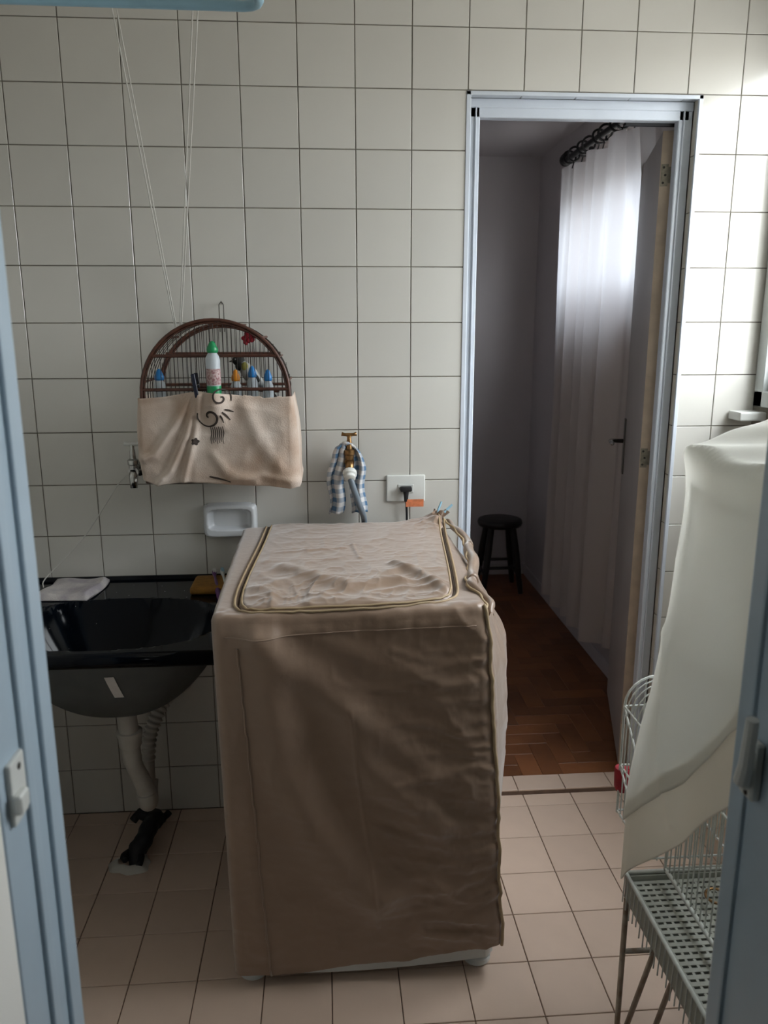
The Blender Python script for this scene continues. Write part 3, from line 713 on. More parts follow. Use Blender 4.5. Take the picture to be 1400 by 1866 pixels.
def tpf(uu, vv):
    z = .698 - .066 * vv; x = .285 + .022 * uu + .012 * vv
    # lie on the underside surface
    dz = (SZ - .030 - z) / .215; r = (1 - min(dz, .999) ** (1 / .85)) ** (1 / 2.2); a_ = abs((x - sxc) / (sa * 1.04)) ** 2.5; q = max(r ** 2.5 - a_, 0.0) ** (1 / 2.5)
    return (x, syc - sb * 1.04 * q - .002, z)
tp.grid(tpf, 6, 10); tp.build('white_tape', 'tape', sk, label='strip of white tape on the bowl')
spk = MB()
for _ in range(46):
    x = random.uniform(.05, .5); y = random.uniform(-.5, -.05); z = bowl_z(x, y); r_ = random.uniform(.0006, .0016); spk.ball((x, y, z + .0006), r_, r_, .0006, 5, 3)
o = spk.build('soap_specks', 'speck', sk); o['kind'] = 'stuff'
# trap
tr = empty('drain_trap', (.265, -.26, .16), 'dirty white sink trap under the black bowl, bent to wall', 'pipe')
pz = MB(); pz.tube([(.258, -.285, .5225), (.259, -.275, .45), (.260, -.27, .405)], .026, 16); pz.build('tailpiece', 'pvc', tr, smooth=True, autos=40)
MB().lathe((.260, -.268, .375), [(.024, 0), (.030, .004), (.031, .03), (.034, .034), (.034, .046), (.028, .05)], 20).build('collar', 'pvc', tr, smooth=True, autos=40)
MB().tube(catmull([(.260, -.268, .38), (.262, -.265, .33), (.268, -.26, .30), (.280, -.24, .24), (.285, -.23, .205)], 5), [.025] * 6 + [.023] * 6 + [.024] * 5 + [.026] * 4, 16).build('down_pipe', 'pvc', tr, smooth=True)
MB().tube(catmull([(.284, -.236, .212), (.285, -.232, .185), (.281, -.205, .165), (.272, -.165, .175), (.272, -.15, .20)], 5), .027, 16).build('elbow', 'pvc', tr, smooth=True)
cp = catmull([(.272, -.15, .19), (.272, -.14, .26), (.280, -.13, .33), (.300, -.11, .385), (.325, -.07, .425), (.345, -.02, .44), (.345, .0, .44)], 24)
MB().tube(cp, [.019 + .0030 * math.sin(i * 2 * math.pi / 6) if 22 < i < 118 else .019 for i in range(len(cp))], 14).build('corrugated_hose', 'pvc', tr, smooth=True)
MB().lathe((.345, 0, .44), [(.042, 0), (.040, .006), (.022, .012)], 24, (0, -1, 0)).build('wall_flange', 'pvc', tr, smooth=True, autos=40)
# floor drain with black plastic wrapped stub
fd = empty('floor_drain', (.24, -.2, 0), 'broken pale floor drain collar wrapped in black plastic below the sink', 'drain')
def dcol(uu, vv):
    th_ = uu * 2 * math.pi; r_ = (.058 * (1 - .10 * math.sin(3 * th_ + 1) + .06 * math.sin(7 * th_))) * (1 - vv * .45)
    return (.232 + r_ * math.cos(th_), -.262 + r_ * .8 * math.sin(th_), .001 + .016 * math.sin(vv * math.pi / 2))
k = MB().grid(dcol, 40, 7, closeu=True); k.build('collar', 'pvc', fd, smooth=True)
pts = catmull([(.250, -.262, .0), (.246, -.250, .03), (.262, -.225, .05), (.272, -.18, .066), (.280, -.14, .062), (.268, -.115, .05), (.250, -.10, .045)], 8)
def rr(i): return .020 + .012 * vn1(i * .37)
def vn1(t): return float(vnoise(np.array([t]), np.array([.3]), np.array([.7]), 3)[0])
MB().tube(pts, [rr(i) for i in range(len(pts))], 10).tube(catmull([(.225, -.285, .035), (.215, -.262, .03), (.235, -.240, .03), (.262, -.262, .03), (.262, -.29, .02)], 5), .010, 8).tube(catmull([(.280, -.14, .06), (.305, -.125, .06), (.318, -.115, .07)], 5), [.016] * 5 + [.010] * 5 + [.006], 8).tube(catmull([(.262, -.125, .06), (.228, -.11, .062), (.208, -.118, .045)], 5), [.018] * 6 + [.013] * 5, 8).build('black_plastic', 'black', fd, smooth=True, label='crumpled black plastic')

# things on the sink
def rag(uu, vv):
    x0_, y0_ = .02 + .0 * vv, -.17
    x = .0 + uu * .155 + .02 * (1 - vv) * 0 + .02 * math.sin(vv * 2.2); y = -.185 + .155 * vv + .02 * uu * (vv - .5)
    e = min(uu, 1 - uu, vv, 1 - vv); h = .014 * min(1, e / .08) + .004 * math.sin(uu * 8 + vv * 3) * math.sin(vv * 6)
    return (x, y, SZ + .003 + max(h, .0))
rg = MB().grid(rag, 40, 36)
rg.grid(lambda a_, b_: (rag(a_, b_)[0], rag(a_, b_)[1], SZ + .0015), 40, 36)
tag(rg.build('rag', 'towel', smooth=True), 'folded off-white rag on the back left of the sink', 'cloth')
bk = MB().box((.425, -.172, SZ + .0012), (.535, -.052, SZ + .023), .010, seg=3); tag(bk.build('sponge', 'soap', smooth=True, autos=50), 'mustard brown sponge block at the back right of the sink', 'sponge')
def brush(name, m, p0, p1, lab):
    p0, p1 = Vector(p0), Vector(p1); d = p1 - p0; t = MB()
    pts = [p0 + d * q for q in (0, .1, .3, .45, .6, .7, .8, .86, .92, 1)]; t.tube(pts, [.004, .0065, .0075, .007, .005, .0038, .0036, .006, .0072, .004], 8)
    r = empty(name, p0, lab, 'toothbrush', 'toothbrushes leaning on the sponge'); t.build('handle', m, r, smooth=True); b_ = MB()
    side = Vector((0, .0, 1))
    for q in range(7):
        for w_ in (-.003, 0, .003):
            c_ = p0 + d * (.86 + .018 * q) + Vector((w_, 0, 0)); b_.tube([c_, c_ + Vector((0, .006, .009))], .0012, 5)
    b_.build('bristles', 'plastic' if m == 'purple' else 'ablue', r); r.children[-1]['kind'] = 'stuff'
brush('toothbrush', 'purple', (.516, -.236, SZ + .006), (.4745, -.040, .799), 'purple toothbrush leaning on the mustard sponge')
brush('toothbrush', 'plastic', (.540, -.222, SZ + .006), (.497, -.036, .799), 'white toothbrush leaning on the mustard sponge')

# ------------------------------------------------------------------ soap dish
def sdz(uu, vv):
    x = .447 + .156 * uu; z = .891 + .102 * vv; e = min(uu * .156, (1 - uu) * .156, vv * .102, (1 - vv) * .102)
    ax, az = abs(uu - .5) * 2, abs(vv - .5) * 2; R_ = (ax ** 7 + az ** 7) ** (1 / 7)
    out = .026 * (1 - max(0, (R_ - .86) / .14) ** 2) ** .5 if R_ < 1 else 0
    iu = ((abs(uu - .5) / .40) ** 6 + (abs(vv - .54) / .30) ** 6) ** (1 / 6)
    if iu < 1: out -= .0235 * min(1, (1 - iu) / .22) ** .6
    if R_ > .8: x = .525 + (x - .525) * (1 / max(1, ((ax ** 7 + az ** 7) ** (1 / 7)) ** .0))
    cs_ = max(ax, az) / R_; 
    return (.525 + (x - .525) * (1 - .0), -out - .0005, z) if R_ <= 1 else (.525 + (x - .525) / R_, -.0005, .942 + (z - .942) / R_)
sd = MB().grid(sdz, 70, 50); tag(sd.build('soap_dish', 'ceramic', smooth=True), 'white ceramic soap dish set in the tiles above the sink', 'soap dish')

# ------------------------------------------------------------------ outlet, plug
ol = empty('wall_outlet', (1.037, 0, 1.027), 'white rectangular wall outlet plate beside the doorway', 'outlet')
MB().box((.981, -.009, .988), (1.095, .0, 1.067), .004, seg=3).build('plate', 'plastic', ol, smooth=True, autos=40)
MB().box((1.014, -.0115, 1.014), (1.060, -.008, 1.040), .0015).build('socket_module', 'socket', ol)
for x in (1.022, 1.052): MB().lathe((x, -.0112, 1.027), [(.0035, 0), (.0035, .0006)], 10, (0, -1, 0)).build('socket_hole', 'screw', ol)
pg = empty('power_plug', (1.037, -.012, 1.028), 'black power plug and cord in the white outlet', 'plug')
MB().box((1.020, -.034, 1.021), (1.054, -.012, 1.036), .005, seg=2).tube([(1.037, -.024, 1.026), (1.037, -.026, 1.008), (1.037, -.026, .992)], [.009, .007, .0055], 10).build('plug_body', 'black', pg, smooth=True, autos=50)
MB().tube(catmull([(1.037, -.026, .994), (1.039, -.024, .965), (1.04, -.022, .93), (1.04, -.020, .84), (1.03, -.02, .70)], 5), .0033, 8).build('cord', 'black', pg, smooth=True)
MB().box((1.036, -.031, .977), (1.088, -.0295, .999), .0).build('orange_tag', 'tag', pg, label='orange paper tag on the cord')

# ------------------------------------------------------------------ taps
def tap(name, x, z, lab, m, sc=1.0, handle=None):
    r = empty(name, (x, 0, z), lab, 'tap')
    MB().lathe((x, 0, z), [(.024, 0), (.023, .004), (.012, .008), (.011, .05), (.014, .055), (.014, .068)], 18, (0, -1, 0)).build('body', m, r, smooth=True, autos=40)
    MB().tube([(x, -.058, z), (x, -.066, z - .018), (x, -.070, z - .045)], [.0135, .0125, .010], 12).build('spout', m, r, smooth=True)
    MB().lathe((x, -.058, z + .006), [(.013, 0), (.013, .012), (.0155, .014), (.0155, .026), (.009, .030), (.0075, .052), (.006, .056), (.006, .068)], 14).build('bonnet', m, r, smooth=True, autos=40)
    hm = MB(); zt = z + .076
    hm.tube([(x - .021, -.058, zt + .002), (x - .012, -.058, zt), (x, -.058, zt - .001), (x + .012, -.058, zt), (x + .021, -.058, zt + .002)], [.006, .0045, .006, .0045, .006], 10); hm.build('handle', handle or m, r, smooth=True)
    return r
tap('wall_tap', .872, 1.118, 'brass wall tap with a hose screwed on, above the washer', 'brass')
tap('wall_tap', .272, 1.098, 'chrome wall tap half hidden behind the bird cage', 'chrome', handle='plastic')
hs = empty('inlet_hose', (.872, -.08, .9), 'grey washer inlet hose with white nut on the brass tap', 'hose')
MB().lathe((.872, -.072, 1.092), [(.018, 0), (.020, .004), (.020, .014), (.016, .018), (.016, .026), (.011, .03)], 18, (0, -.75, -.65)).build('hose_nut', 'plastic', hs, smooth=True, autos=40, label='white plastic nut')
MB().tube(catmull([(.872, -.088, 1.079), (.880, -.092, 1.052), (.893, -.086, 1.012), (.907, -.072, .972), (.914, -.030, .940), (.915, -.019, .89), (.915, -.018, .70)], 6), .0088, 12).build('hose', 'hose', hs, smooth=True)
# gingham towel draped over the tap in an inverted U
tw = MB()
def twl(uu, vv):
    L1 = 2 * vv - 1; s_ = 1 if L1 > 0 else -1; a_ = abs(L1)
    cx = .866; spread = .020 + .009 * min(1, a_ * 2.2) ** .8 + .004 * a_
    zc = 1.166 - .215 * max(a_ - .05, 0) - .02 * (a_ * 3) ** 2 * (a_ < .33) * 0
    wid = .010 + .012 * min(1, a_ * 2.5)
    x = cx + s_ * spread * math.sin(min(1, a_ * 5) * math.pi / 2) + (uu - .5) * wid * 2 * (1 if a_ > .1 else .5)
    y = -.036 - .018 * math.sin(uu * math.pi) - .010 * math.sin(uu * 9 + a_ * 3) - .012 * math.exp(-a_ * 8)
    return (x + .004 * math.sin(vv * 21), y, zc + .006 * math.sin(uu * 3))
tw.grid(twl, 22, 90, uv=lambda a_, b_: (a_ * 3.0, b_ * 33)); o = tw.build('tea_towel', 'gingham', smooth=True); sdm = o.modifiers.new('s', 'SOLIDIFY'); sdm.thickness = .004
tag(o, 'blue and white checked towel draped over the brass tap', 'towel')

# ------------------------------------------------------------------ bird cage
bx, bcz, br, bz = .530, 1.320, .186, 1.098; yf_, yb_ = -.220, -.030
cg = empty('bird_cage', (bx, -.125, bz), 'round-topped brown cane bird cage hanging on the tiled wall', 'bird cage')
def arch(y, r, n=28, z0=bz + .004):
    P = [(bx - r, y, z0), (bx - r, y, (z0 + bcz) / 2)]
    P += [(bx - r * math.cos(math.pi * i / n), y, bcz + r * math.sin(math.pi * i / n)) for i in range(n + 1)]
    return P + [(bx + r, y, (z0 + bcz) / 2), (bx + r, y, z0)]
for y in (yf_, yb_):
    a_ = MB(); q_ = 0 if y == yf_ else .010
    a_.tube(arch(y, br - q_), .0045, 8); a_.tube(arch(y, br - .007 - q_), .0024, 6); a_.build('arch_frame', 'cane', cg, smooth=True)
for k_ in range(5):
    MB().tube(arch(yf_ + (yb_ - yf_) * (k_ + 1) / 6, br - .002), .0010, 5).build('arch_wire', 'wire', cg)
for k_ in range(9):
    a_ = math.pi * (k_ + .5) / 9; x = bx - br * math.cos(a_); z = bcz + br * math.sin(a_)
    MB().tube([(x, yf_, z), (x, yb_, z)], .0022 if k_ % 2 else .0032, 6).build('cross_strip', 'cane', cg)
nw = 33
for y in (yf_ , yb_):
    for k_ in range(nw):
        x = bx - br + 2 * br * (k_ + .5) / nw; zt = bcz + math.sqrt(max(br * br - (x - bx) ** 2, 0)) - .004
        lean = .0015 * math.sin(k_ * 2.3 + y * 9)
        MB().tube([(x, y, bz + .008), (x + lean, y, zt)], .00085, 5, cap=False).build('cage_wire', 'wire', cg)
for y in (yf_, yb_):
    for z in (1.334, 1.418):
        h = math.sqrt(br * br - max(z - bcz, 0) ** 2) - .002
        MB().tube([(bx - h, y, z), (bx + h, y, z)], .0042, 6).build('rail', 'cane', cg)
bs = MB(); bs.box((bx - br - .004, yf_ - .004, bz - .004), (bx + br + .004, yb_ + .006, bz + .008), .002); bs.build('cage_floor', 'cane', cg)
sh = MB(); sh.box((bx - br + .003, yf_ + .006, 1.210), (bx + br - .003, yf_ + .056, 1.216), .001); sh.build('feeder_shelf', 'cane', cg)
MB().tube([(bx - .06, -.12, 1.335), (bx + .155, -.12, 1.322)], .005, 8).build('perch', 'cane', cg)
hk = MB(); hk.tube([(bx - .006, yb_, bcz + br - .03), (bx - .006, yb_, bcz + br + .042), (bx, yb_, bcz + br + .051), (bx + .006, yb_, bcz + br + .042), (bx + .006, yb_, bcz + br - .03)], .0016, 6)
hk.tube([(bx, 0.0, bcz + br + .045), (bx, yb_ - .004, bcz + br + .047)], .0018, 6); hk.build('hanging_loop', 'steel', cg)
# feeder bottles
def feeder(x, y, h, r, cap, lab, name='feeder_bottle', big=False):
    z = 1.287 if big else 1.2165; e = empty(name, (x, y, z), lab, 'bottle', None if big else 'small feeder bottles in the bird cage')
    hn = h - .028
    MB().lathe((x, y, z), [(r * .92, 0), (r, .004), (r, hn - .018), (r * .93, hn - .010), (r * .66, hn - .002), (r * .55, hn + .004)], 18).build('bottle_body', 'bottle', e, smooth=True, autos=40)
    MB().lathe((x, y, z + hn), [(r * .70, 0), (r * .78, .003), (r * .80, .010), (r * .66, .015), (r * .52, .020), (r * .36, .026), (r * .12, .029)], 16).build('bottle_cap', cap, e, smooth=True)
    if big:
        MB().lathe((x, y, z + .024), [(r * 1.02, 0), (r * 1.03, .001), (r * 1.03, .033), (r * 1.02, .034)], 18).build('bottle_base', 'green', e, smooth=True, autos=30, label='green lower sleeve')
        MB().lathe((x, y, z + .060), [(r * 1.015, 0), (r * 1.015, .040)], 18).build('bottle_label', 'label', e, smooth=True, autos=30, label='faded pink printed label')
yb2 = -.196
feeder(.386, yb2, .168, .0155, 'blue', 'small blue-capped feeder bottle at the left end of the cage')
feeder(.579, yb2, .165, .0140, 'orange', 'small orange-capped feeder bottle in front of the bird')
feeder(.621, yb2 + .002, .174, .0140, 'blue', 'blue-capped feeder bottle just right of the orange-capped one')
feeder(.661, yb2, .165, .0135, 'blue', 'blue-capped feeder bottle at the right end of the cage')
feeder(.5290, -.2400, .167, .0178, 'green', 'tall green-capped bottle standing in the middle of the cage', big=True)
# flower tied to the cage
fl_ = MB(); fc = Vector((.616, yf_ + .012, 1.462))
for k_ in range(9):
    a_ = k_ * 2.4; rr_ = .004 + .0012 * k_
    fl_.ball(fc + Vector((rr_ * math.cos(a_) * 1.2, -.003 + .002 * math.sin(a_ * 2), rr_ * math.sin(a_))), .0075, .004, .006, 8, 5, Matrix.Rotation(a_, 4, 'Y'))
tag(fl_.build('flower', 'red', smooth=True), 'small red artificial flower tied near the cage top', 'flower')
# bird on the perch
bd = empty('bird', (.602, -.118, 1.332), 'small black-headed grey and white bird perched inside the cage', 'bird')
bb = MB(); bpts = [(.586, -.120, 1.402), (.590, -.120, 1.392), (.598, -.119, 1.380), (.609, -.118, 1.366), (.624, -.117, 1.350), (.640, -.116, 1.338), (.650, -.115, 1.331)]
bb.tube(catmull(bpts, 4), list(np.interp(range(25), [0, 3, 8, 12, 16, 20, 24], [.006, .012, .018, .021, .017, .009, .004])), 14); bb.build('body', 'bbody', bd, smooth=True)
hdm = MB(); hdm.ball((.580, -.120, 1.402), .0165, .0145, .0145, 14, 9); hdm.ball((.584, -.122, 1.388), .0135, .0135, .013, 12, 8); hd_ = hdm.build('head', 'bhead', bd, smooth=True)
MB().tube([(.567, -.122, 1.403), (.556, -.124, 1.399)], [.0045, .0008], 8).build('beak', 'steel', bd, smooth=True)
MB().ball((.574, -.134, 1.406), .002, .0015, .002, 8, 5).build('eye', 'chrome', hd_)
MB().ball((.597, -.133, 1.387), .009, .006, .012, 10, 7).build('shoulder_patch', 'yellow', bd, smooth=True, label='yellowish shoulder')
MB().ball((.618, -.133, 1.362), .022, .005, .010, 14, 8, Matrix.Rotation(math.radians(42), 4, 'Y')).build('wing', 'bhead', bd, smooth=True, label='dark folded wing')
MB().tube([(.640, -.116, 1.340), (.662, -.113, 1.318), (.678, -.111, 1.300)], [.007, .006, .004], 8).build('tail', 'bhead', bd, smooth=True)
for q in (-.006, .006): MB().tube([(.606 + q, -.119, 1.352), (.604 + q, -.120, 1.337)], .0014, 6).build('leg', 'steel', bd)
# cloth round the lower cage
def top_line(x): return np.interp(x, [.30, .344, .40, .455, .487, .54, .60, .65, .70, .74], [1.312, 1.313, 1.317, 1.326, 1.331, 1.327, 1.318, 1.312, 1.314, 1.312])
def bot_line(x): return np.interp(x, [.30, .335, .37, .44, .50, .58, .66, .715, .74], [1.118, 1.104, 1.090, 1.098, 1.094, 1.088, 1.084, 1.076, 1.10])
folds = [([(.475, 1.325), (.43, 1.25), (.37, 1.17), (.345, 1.16)], .012, .010), ([(.487, 1.325), (.455, 1.22), (.41, 1.13), (.375, 1.095)], .014, .008), ([(.495, 1.32), (.475, 1.22), (.445, 1.12), (.44, 1.10)], .012, .007), ([(.60, 1.30), (.64, 1.20), (.70, 1.12), (.72, 1.09)], .008, .02), ([(.52, 1.17), (.55, 1.12), (.62, 1.10)], .007, .013), ([(.56, 1.10), (.64, 1.115), (.715, 1.095)], .007, .010), ([(.35, 1.30), (.42, 1.31)], -.004, .012)]
def cloth_pt(uu, vv):
    # path: left side from the wall, across the front, right side to the wall
    Ls, Lf, Rs = .16, .387, .17; s_ = uu * (Ls + Lf + Rs)
    if s_ < Ls: x, y, nx, ny = .335, -.065 - s_, -1, 0
    elif s_ < Ls + Lf: x, y, nx, ny = .335 + (s_ - Ls), -.2275, 0, -1
    else: x, y, nx, ny = .722, -.2275 + (s_ - Ls - Lf), 1, 0
    # round corners
    for cx, sgx in ((.335, 1), (.722, -1)):
        dx = abs(x - cx); dy = abs(y + .2275)
        if dx + dy < .03:
            k_ = (.03 - dx - dy) * .10; x += sgx * k_ * .7; y += k_ * .7
    zt, zb_ = float(top_line(x)), float(bot_line(x))
    z = zb_ + (zt - zb_) * vv
    X, Z = np.array([x]), np.array([z]); d = 0
    for l_, a2_, w_ in folds:
        dd, sg_ = seg_dist(X, Z, l_); d += float(a2_ * math.exp(-(dd[0] / w_) ** 2) * (1 - 0 * sg_[0]))
    d += .004 * float(ridged(X * 14, X * 0, Z * 12, 5, 2)[0]); bulge = .008 * math.sin(vv * math.pi) + (.036 * math.exp(-((x - .529) / .034) ** 2) * min(1, max(0, (z - 1.225) / .07)) if ny else 0)
    if nx > 0: bulge += .012 * (1 - vv)
    z += .0025 * float(vnoise(X * 120, X * 0, Z * 0, 8)[0]) * (vv > .97) * (x > .6) * 2
    return (x + nx * (bulge + d * .5), y + ny * (bulge + d), z)
cl = MB().grid(cloth_pt, 150, 60); clr = cl.build('cage_cloth', 'cloth', smooth=True); sdm = clr.modifiers.new('s', 'SOLIDIFY'); sdm.thickness = .0012; sdm.offset = 1
# closed gathered bottom
tag(clr, 'stained cream cloth with brown swirls wrapped round the cage bottom', 'cloth')
def on_cloth(x, z):
    zt, zb_ = float(top_line(x)), float(bot_line(x)); p = cloth_pt((.16 + x - .335) / (.16 + .387 + .17), (z - zb_) / (zt - zb_)); return (p[0], p[1] - .0034, p[2])
def stroke(pts, w_, n_=8):
    P = catmull([(a_, 0, b_) for a_, b_ in pts], n_); L3 = []
    m_ = MB(); V_ = []; F_ = []
    for i, p in enumerate(P):
        a_, b_ = P[max(i - 1, 0)], P[min(i + 1, len(P) - 1)]; t_ = (b_ - a_).normalized(); nx, nz = -t_.z, t_.x
        ww = 1.9 * w_ * (.55 + .45 * math.sin(math.pi * min(1, (i + 1) / len(P) * 1.2)))
        V_ += [on_cloth(p.x + nx * ww, p.z + nz * ww), on_cloth(p.x - nx * ww, p.z - nz * ww)]
    for i in range(len(P) - 1): F_.append((2 * i, 2 * i + 1, 2 * i + 3, 2 * i + 2))
    m_.add(V_, F_); m_.build('printed_stroke', 'print', clr)
def spiral(cx, cz, r0, r1, a0, a1, w_):
    n_ = 16; stroke([(cx + lerp(r0, r1, (i / n_) ** .8) * math.cos(math.radians(lerp(a0, a1, i / n_))), cz + lerp(r0, r1, (i / n_) ** .8) * math.sin(math.radians(lerp(a0, a1, i / n_)))) for i in range(n_ + 1)], w_, 4)
spiral(.546, 1.316, .002, .026, 60, -380, .0013)
spiral(.516, 1.268, .002, .031, 200, -200, .0016)
for a_, b_, c_, d_ in ((.554, 1.286, .575, 1.279), (.548, 1.280, .566, 1.259), (.543, 1.272, .550, 1.252)): stroke([(a_, b_), ((a_ + c_) / 2, (b_ + d_) / 2 + .001), (c_, d_)], .0012)
for k_ in range(7):
    x = .516 + .005 * k_; stroke([(x, 1.243 - .002 * (k_ % 2)), (x + .0015, 1.225), (x - .001, 1.21), (x + .001, 1.197 + .003 * (k_ % 3))], .0007)
for k_ in range(5):
    a_ = k_ * 1.2566; stroke([(.476, 1.205), (.476 + .006 * math.cos(a_), 1.205 + .006 * math.sin(a_)), (.476 + .010 * math.cos(a_), 1.205 + .010 * math.sin(a_))], .0022)
stroke([(.505, 1.112), (.53, 1.106), (.56, 1.098)], .0014)
# clothespin
cpn = empty('clothespin', (.484, -.245, 1.31), 'navy plastic clothespin clipping the cream cloth to the cage', 'clothespin')
for s_, y in ((1, -.2530), (-1, -.2180)):
    p = MB(); p.box((-.005, -.0022, -.030), (.005, .0022, .030), .0015)
    Rm = Matrix.Rotation(math.radians(-7), 4, 'Y') @ Matrix.Rotation(math.radians(6 * s_), 4, 'X')
    p.v = [tuple(Rm @ Vector(q) + Vector((.4845, y - (.006 if s_ > 0 else -.004), 1.346))) for q in p.v]; p.build('jaw', 'navy', cpn)
MB().tube([(.478, -.257, 1.350), (.478, -.214, 1.350), (.488, -.214, 1.347), (.488, -.257, 1.347)], .0012, 6).build('spring', 'steel', cpn)

# ------------------------------------------------------------------ cords and airer
cr_ = empty('airer_cords', (.41, -.01, 1.47), 'white airer cords running from the ceiling to behind the cage', 'cord')
for a_, b_ in (((.333, -.46, 2.55), .402), ((.345, -.455, 2.55), .406), ((.597, -.46, 2.55), .411), ((.612, -.455, 2.55), .415)):
    MB().tube([a_, ((a_[0] + b_) / 2, (a_[1] - .012) / 2 - .0, (2.55 + 1.47) / 2 - .001), (b_, -.012, 1.47)], .0016, 6).build('cord', 'rope', cr_)
MB().box((.395, -.014, 1.452), (.422, 0, 1.468), .002).build('cleat', 'plastic', cr_)
for x in (.34, .605): MB().box((x - .018, -.475, 2.525), (x + .018, -.44, 2.55), .003).build('pulley', 'plastic', cr_)
ar = empty('ceiling_airer', (.2, -.9, 2.07), 'light blue ceiling clothes airer at the top edge of the picture', 'clothes airer')
ya, xa, r_ = -.640, .702, .03; za = 2.060
pts = [(-.10, ya, za + .004)] + [(xa - r_, ya, za)] + [(xa - r_ + r_ * math.sin(math.radians(t_)), ya - r_ + r_ * math.cos(math.radians(t_)), za) for t_ in (30, 60, 90)] + [(xa, -1.20, za)] + [(xa - r_ + r_ * math.cos(math.radians(t_)), -1.2 - r_ * math.sin(math.radians(t_)), za) for t_ in (30, 60, 90)] + [(-.10, -1.23, za)]
MB().tube(pts, .0095, 10, closed=True).build('airer_frame', 'ablue', ar, smooth=True)
for k_ in range(4): MB().tube([(-.10, -.75 - .11 * k_, za + .004), (xa, -.75 - .11 * k_, za + .004)], .005, 8).build('airer_rod', 'plastic', ar, smooth=True)
for x in (.1, .6):
    for y in (ya, -1.23): MB().tube([(x, y, za + .008), (x + .002, (y + -.455) / 2 if y > -1 else -.95, 2.55)], .0014, 5).build('support_cord', 'rope', ar)
stg = MB().tube(catmull([(.018, -.12, SZ + .019), (.0, -.05, .79), (.073, -.03, .863), (.123, -.03, .919), (.18, -.03, 1.0), (.222, -.03, 1.061), (.262, -.05, 1.095)], 5), .0017, 5)
tag(stg.build('string', 'rope'), 'thin white string slanting from the chrome tap to the rag', 'string')

# ------------------------------------------------------------------ wire cages on the right
def wire_cage(root, X0, X1, Y0, Y1, Z0, Z1, zr, px, pz_, m='cwire', hz=(), arched=False, rw=.0017):
    def prof(n=14):
        if arched:   # rounded shoulders
            r = .07; return [(X0, Z0), (X0, Z1 - r)] + [(X0 + r - r * math.cos(math.radians(a)), Z1 - r + r * math.sin(math.radians(a))) for a in range(15, 91, 15)] + [(X1 - r + r * math.sin(math.radians(a)), Z1 - r + r * math.cos(math.radians(a))) for a in range(0, 76, 15)] + [(X1, Z1 - r), (X1, Z0)]
        return [(X0, Z0), (X0, Z1), ((X0 + X1) / 2, zr), (X1, Z1), (X1, Z0)]
    P = prof(); n = int(round((Y1 - Y0) / px))
    for i in range(n + 1):
        y = Y0 + (Y1 - Y0) * i / n; end = i in (0, n)
        MB().tube([(a, y, b) for a, b in P], rw * (1.9 if end else 1), 5, cap=False).build('cage_wire', m, root)
    for y in (Y0, Y1):
        nx = int((X1 - X0) / px)
        for i in range(1, nx):
            x = X0 + (X1 - X0) * i / nx; zt = np.interp(x, [p[0] for p in P[1:-1]], [p[1] for p in P[1:-1]])
            MB().tube([(x, y, Z0), (x, y, float(zt))], rw, 5, cap=False).build('cage_wire', m, root)
    for z in hz:
        MB().tube([(X0, Y0, z), (X1, Y0, z), (X1, Y1, z), (X0, Y1, z)], rw * 1.7, 6, closed=True).build('cross_wire', m, root)
CX0, CX1, CY0, CY1 = 1.408, 1.86, -1.395, -.895
wc = empty('wire_cage', (1.63, -1.14, .33), 'large white wire cage on a tube stand under the hanging sheet', 'cage')
wire_cage(wc, 1.486, CX1 - .03, CY0 + .01, CY1 - .01, .40, 1.22, 1.32, .019, .1, hz=(.405, .66, .95, 1.21))
# tray: slotted floor, rims, comb of wire ends below
tg = MB(); y = CY0 + .012
while y < CY1 - .012:
    tg.box((CX0 + .012, y, .372), (CX1 - .012, y + .0092, .376)); y += .0152
x = CX0 + .012
while x < CX1 - .012:
    tg.box((x, CY0 + .012, .3715), (x + .0050, CY1 - .012, .3755)); x += .0158
o = tg.build('slotted_floor', 'tray', wc); o['kind'] = 'stuff'
MB().box((CX0 + .006, CY0 + .006, .338), (CX1 - .006, CY1 - .006, .343)).build('slot_backing', 'dark', wc, label='dark sheet added to darken the slots')  # added dark sheet: its colour stands in for the shade in the slots
rmn = MB()
for lo, hi in (((CX0, CY0, .335), (CX0 + .006, CY1, .388)), ((CX1 - .006, CY0, .335), (CX1, CY1, .388)), ((CX0, CY0, .335), (CX1, CY0 + .006, .388)), ((CX0, CY1 - .006, .335), (CX1, CY1, .388))): rmn.box(lo, hi, .0015)
rmn.build('tray_rim', 'tray', wc)
for a, b in (((CX0, CY0), (CX0, CY1)), ((CX0, CY1), (CX1, CY1)), ((CX1, CY1), (CX1, CY0)), ((CX1, CY0), (CX0, CY0))):
    MB().tube([(a[0], a[1], .392), (b[0], b[1], .392)], .0042, 8).build('rail', 'cwire', wc, smooth=True)
MB().tube([(1.486, CY0 + .01, .405), (1.486, CY1 - .02, .405)], .0045, 8).build('rail', 'cwire', wc, smooth=True)
n = 0; y = CY0 + .01
while y < CY1:
    MB().tube([(CX0 - .0025, y, .392), (CX0 - .004, y + .001, .318 + .008 * math.sin(n * 1.7))], .0014, 5).build('wire_end', 'cwire', wc); y += .018; n += 1
wp = MB().box((1.60, -.925, .405), (1.70, -.921, .56), .001); wp.build('feeder_panel', 'plastic', wc, label='pale plastic panel inside the wires')
MB().tube([(1.56 + .022 * math.cos(t * .4), -.98 + .022 * math.sin(t * .4), .395) for t in range(16)], .003, 6, closed=True).build('perch_ring', 'brass', wc, smooth=True)
cup = MB().lathe((1.54, -1.16, .3765), [(.012, 0), (.014, .003), (.006, .006)], 10); cup.build('seed_husk', 'tag', wc, label='orange husk on the slotted floor')
sd_ = empty('cage_stand', (1.63, -1.14, 0), 'worn grey tube stand with crossed legs under the white wire cage', 'stand')
zt = .333
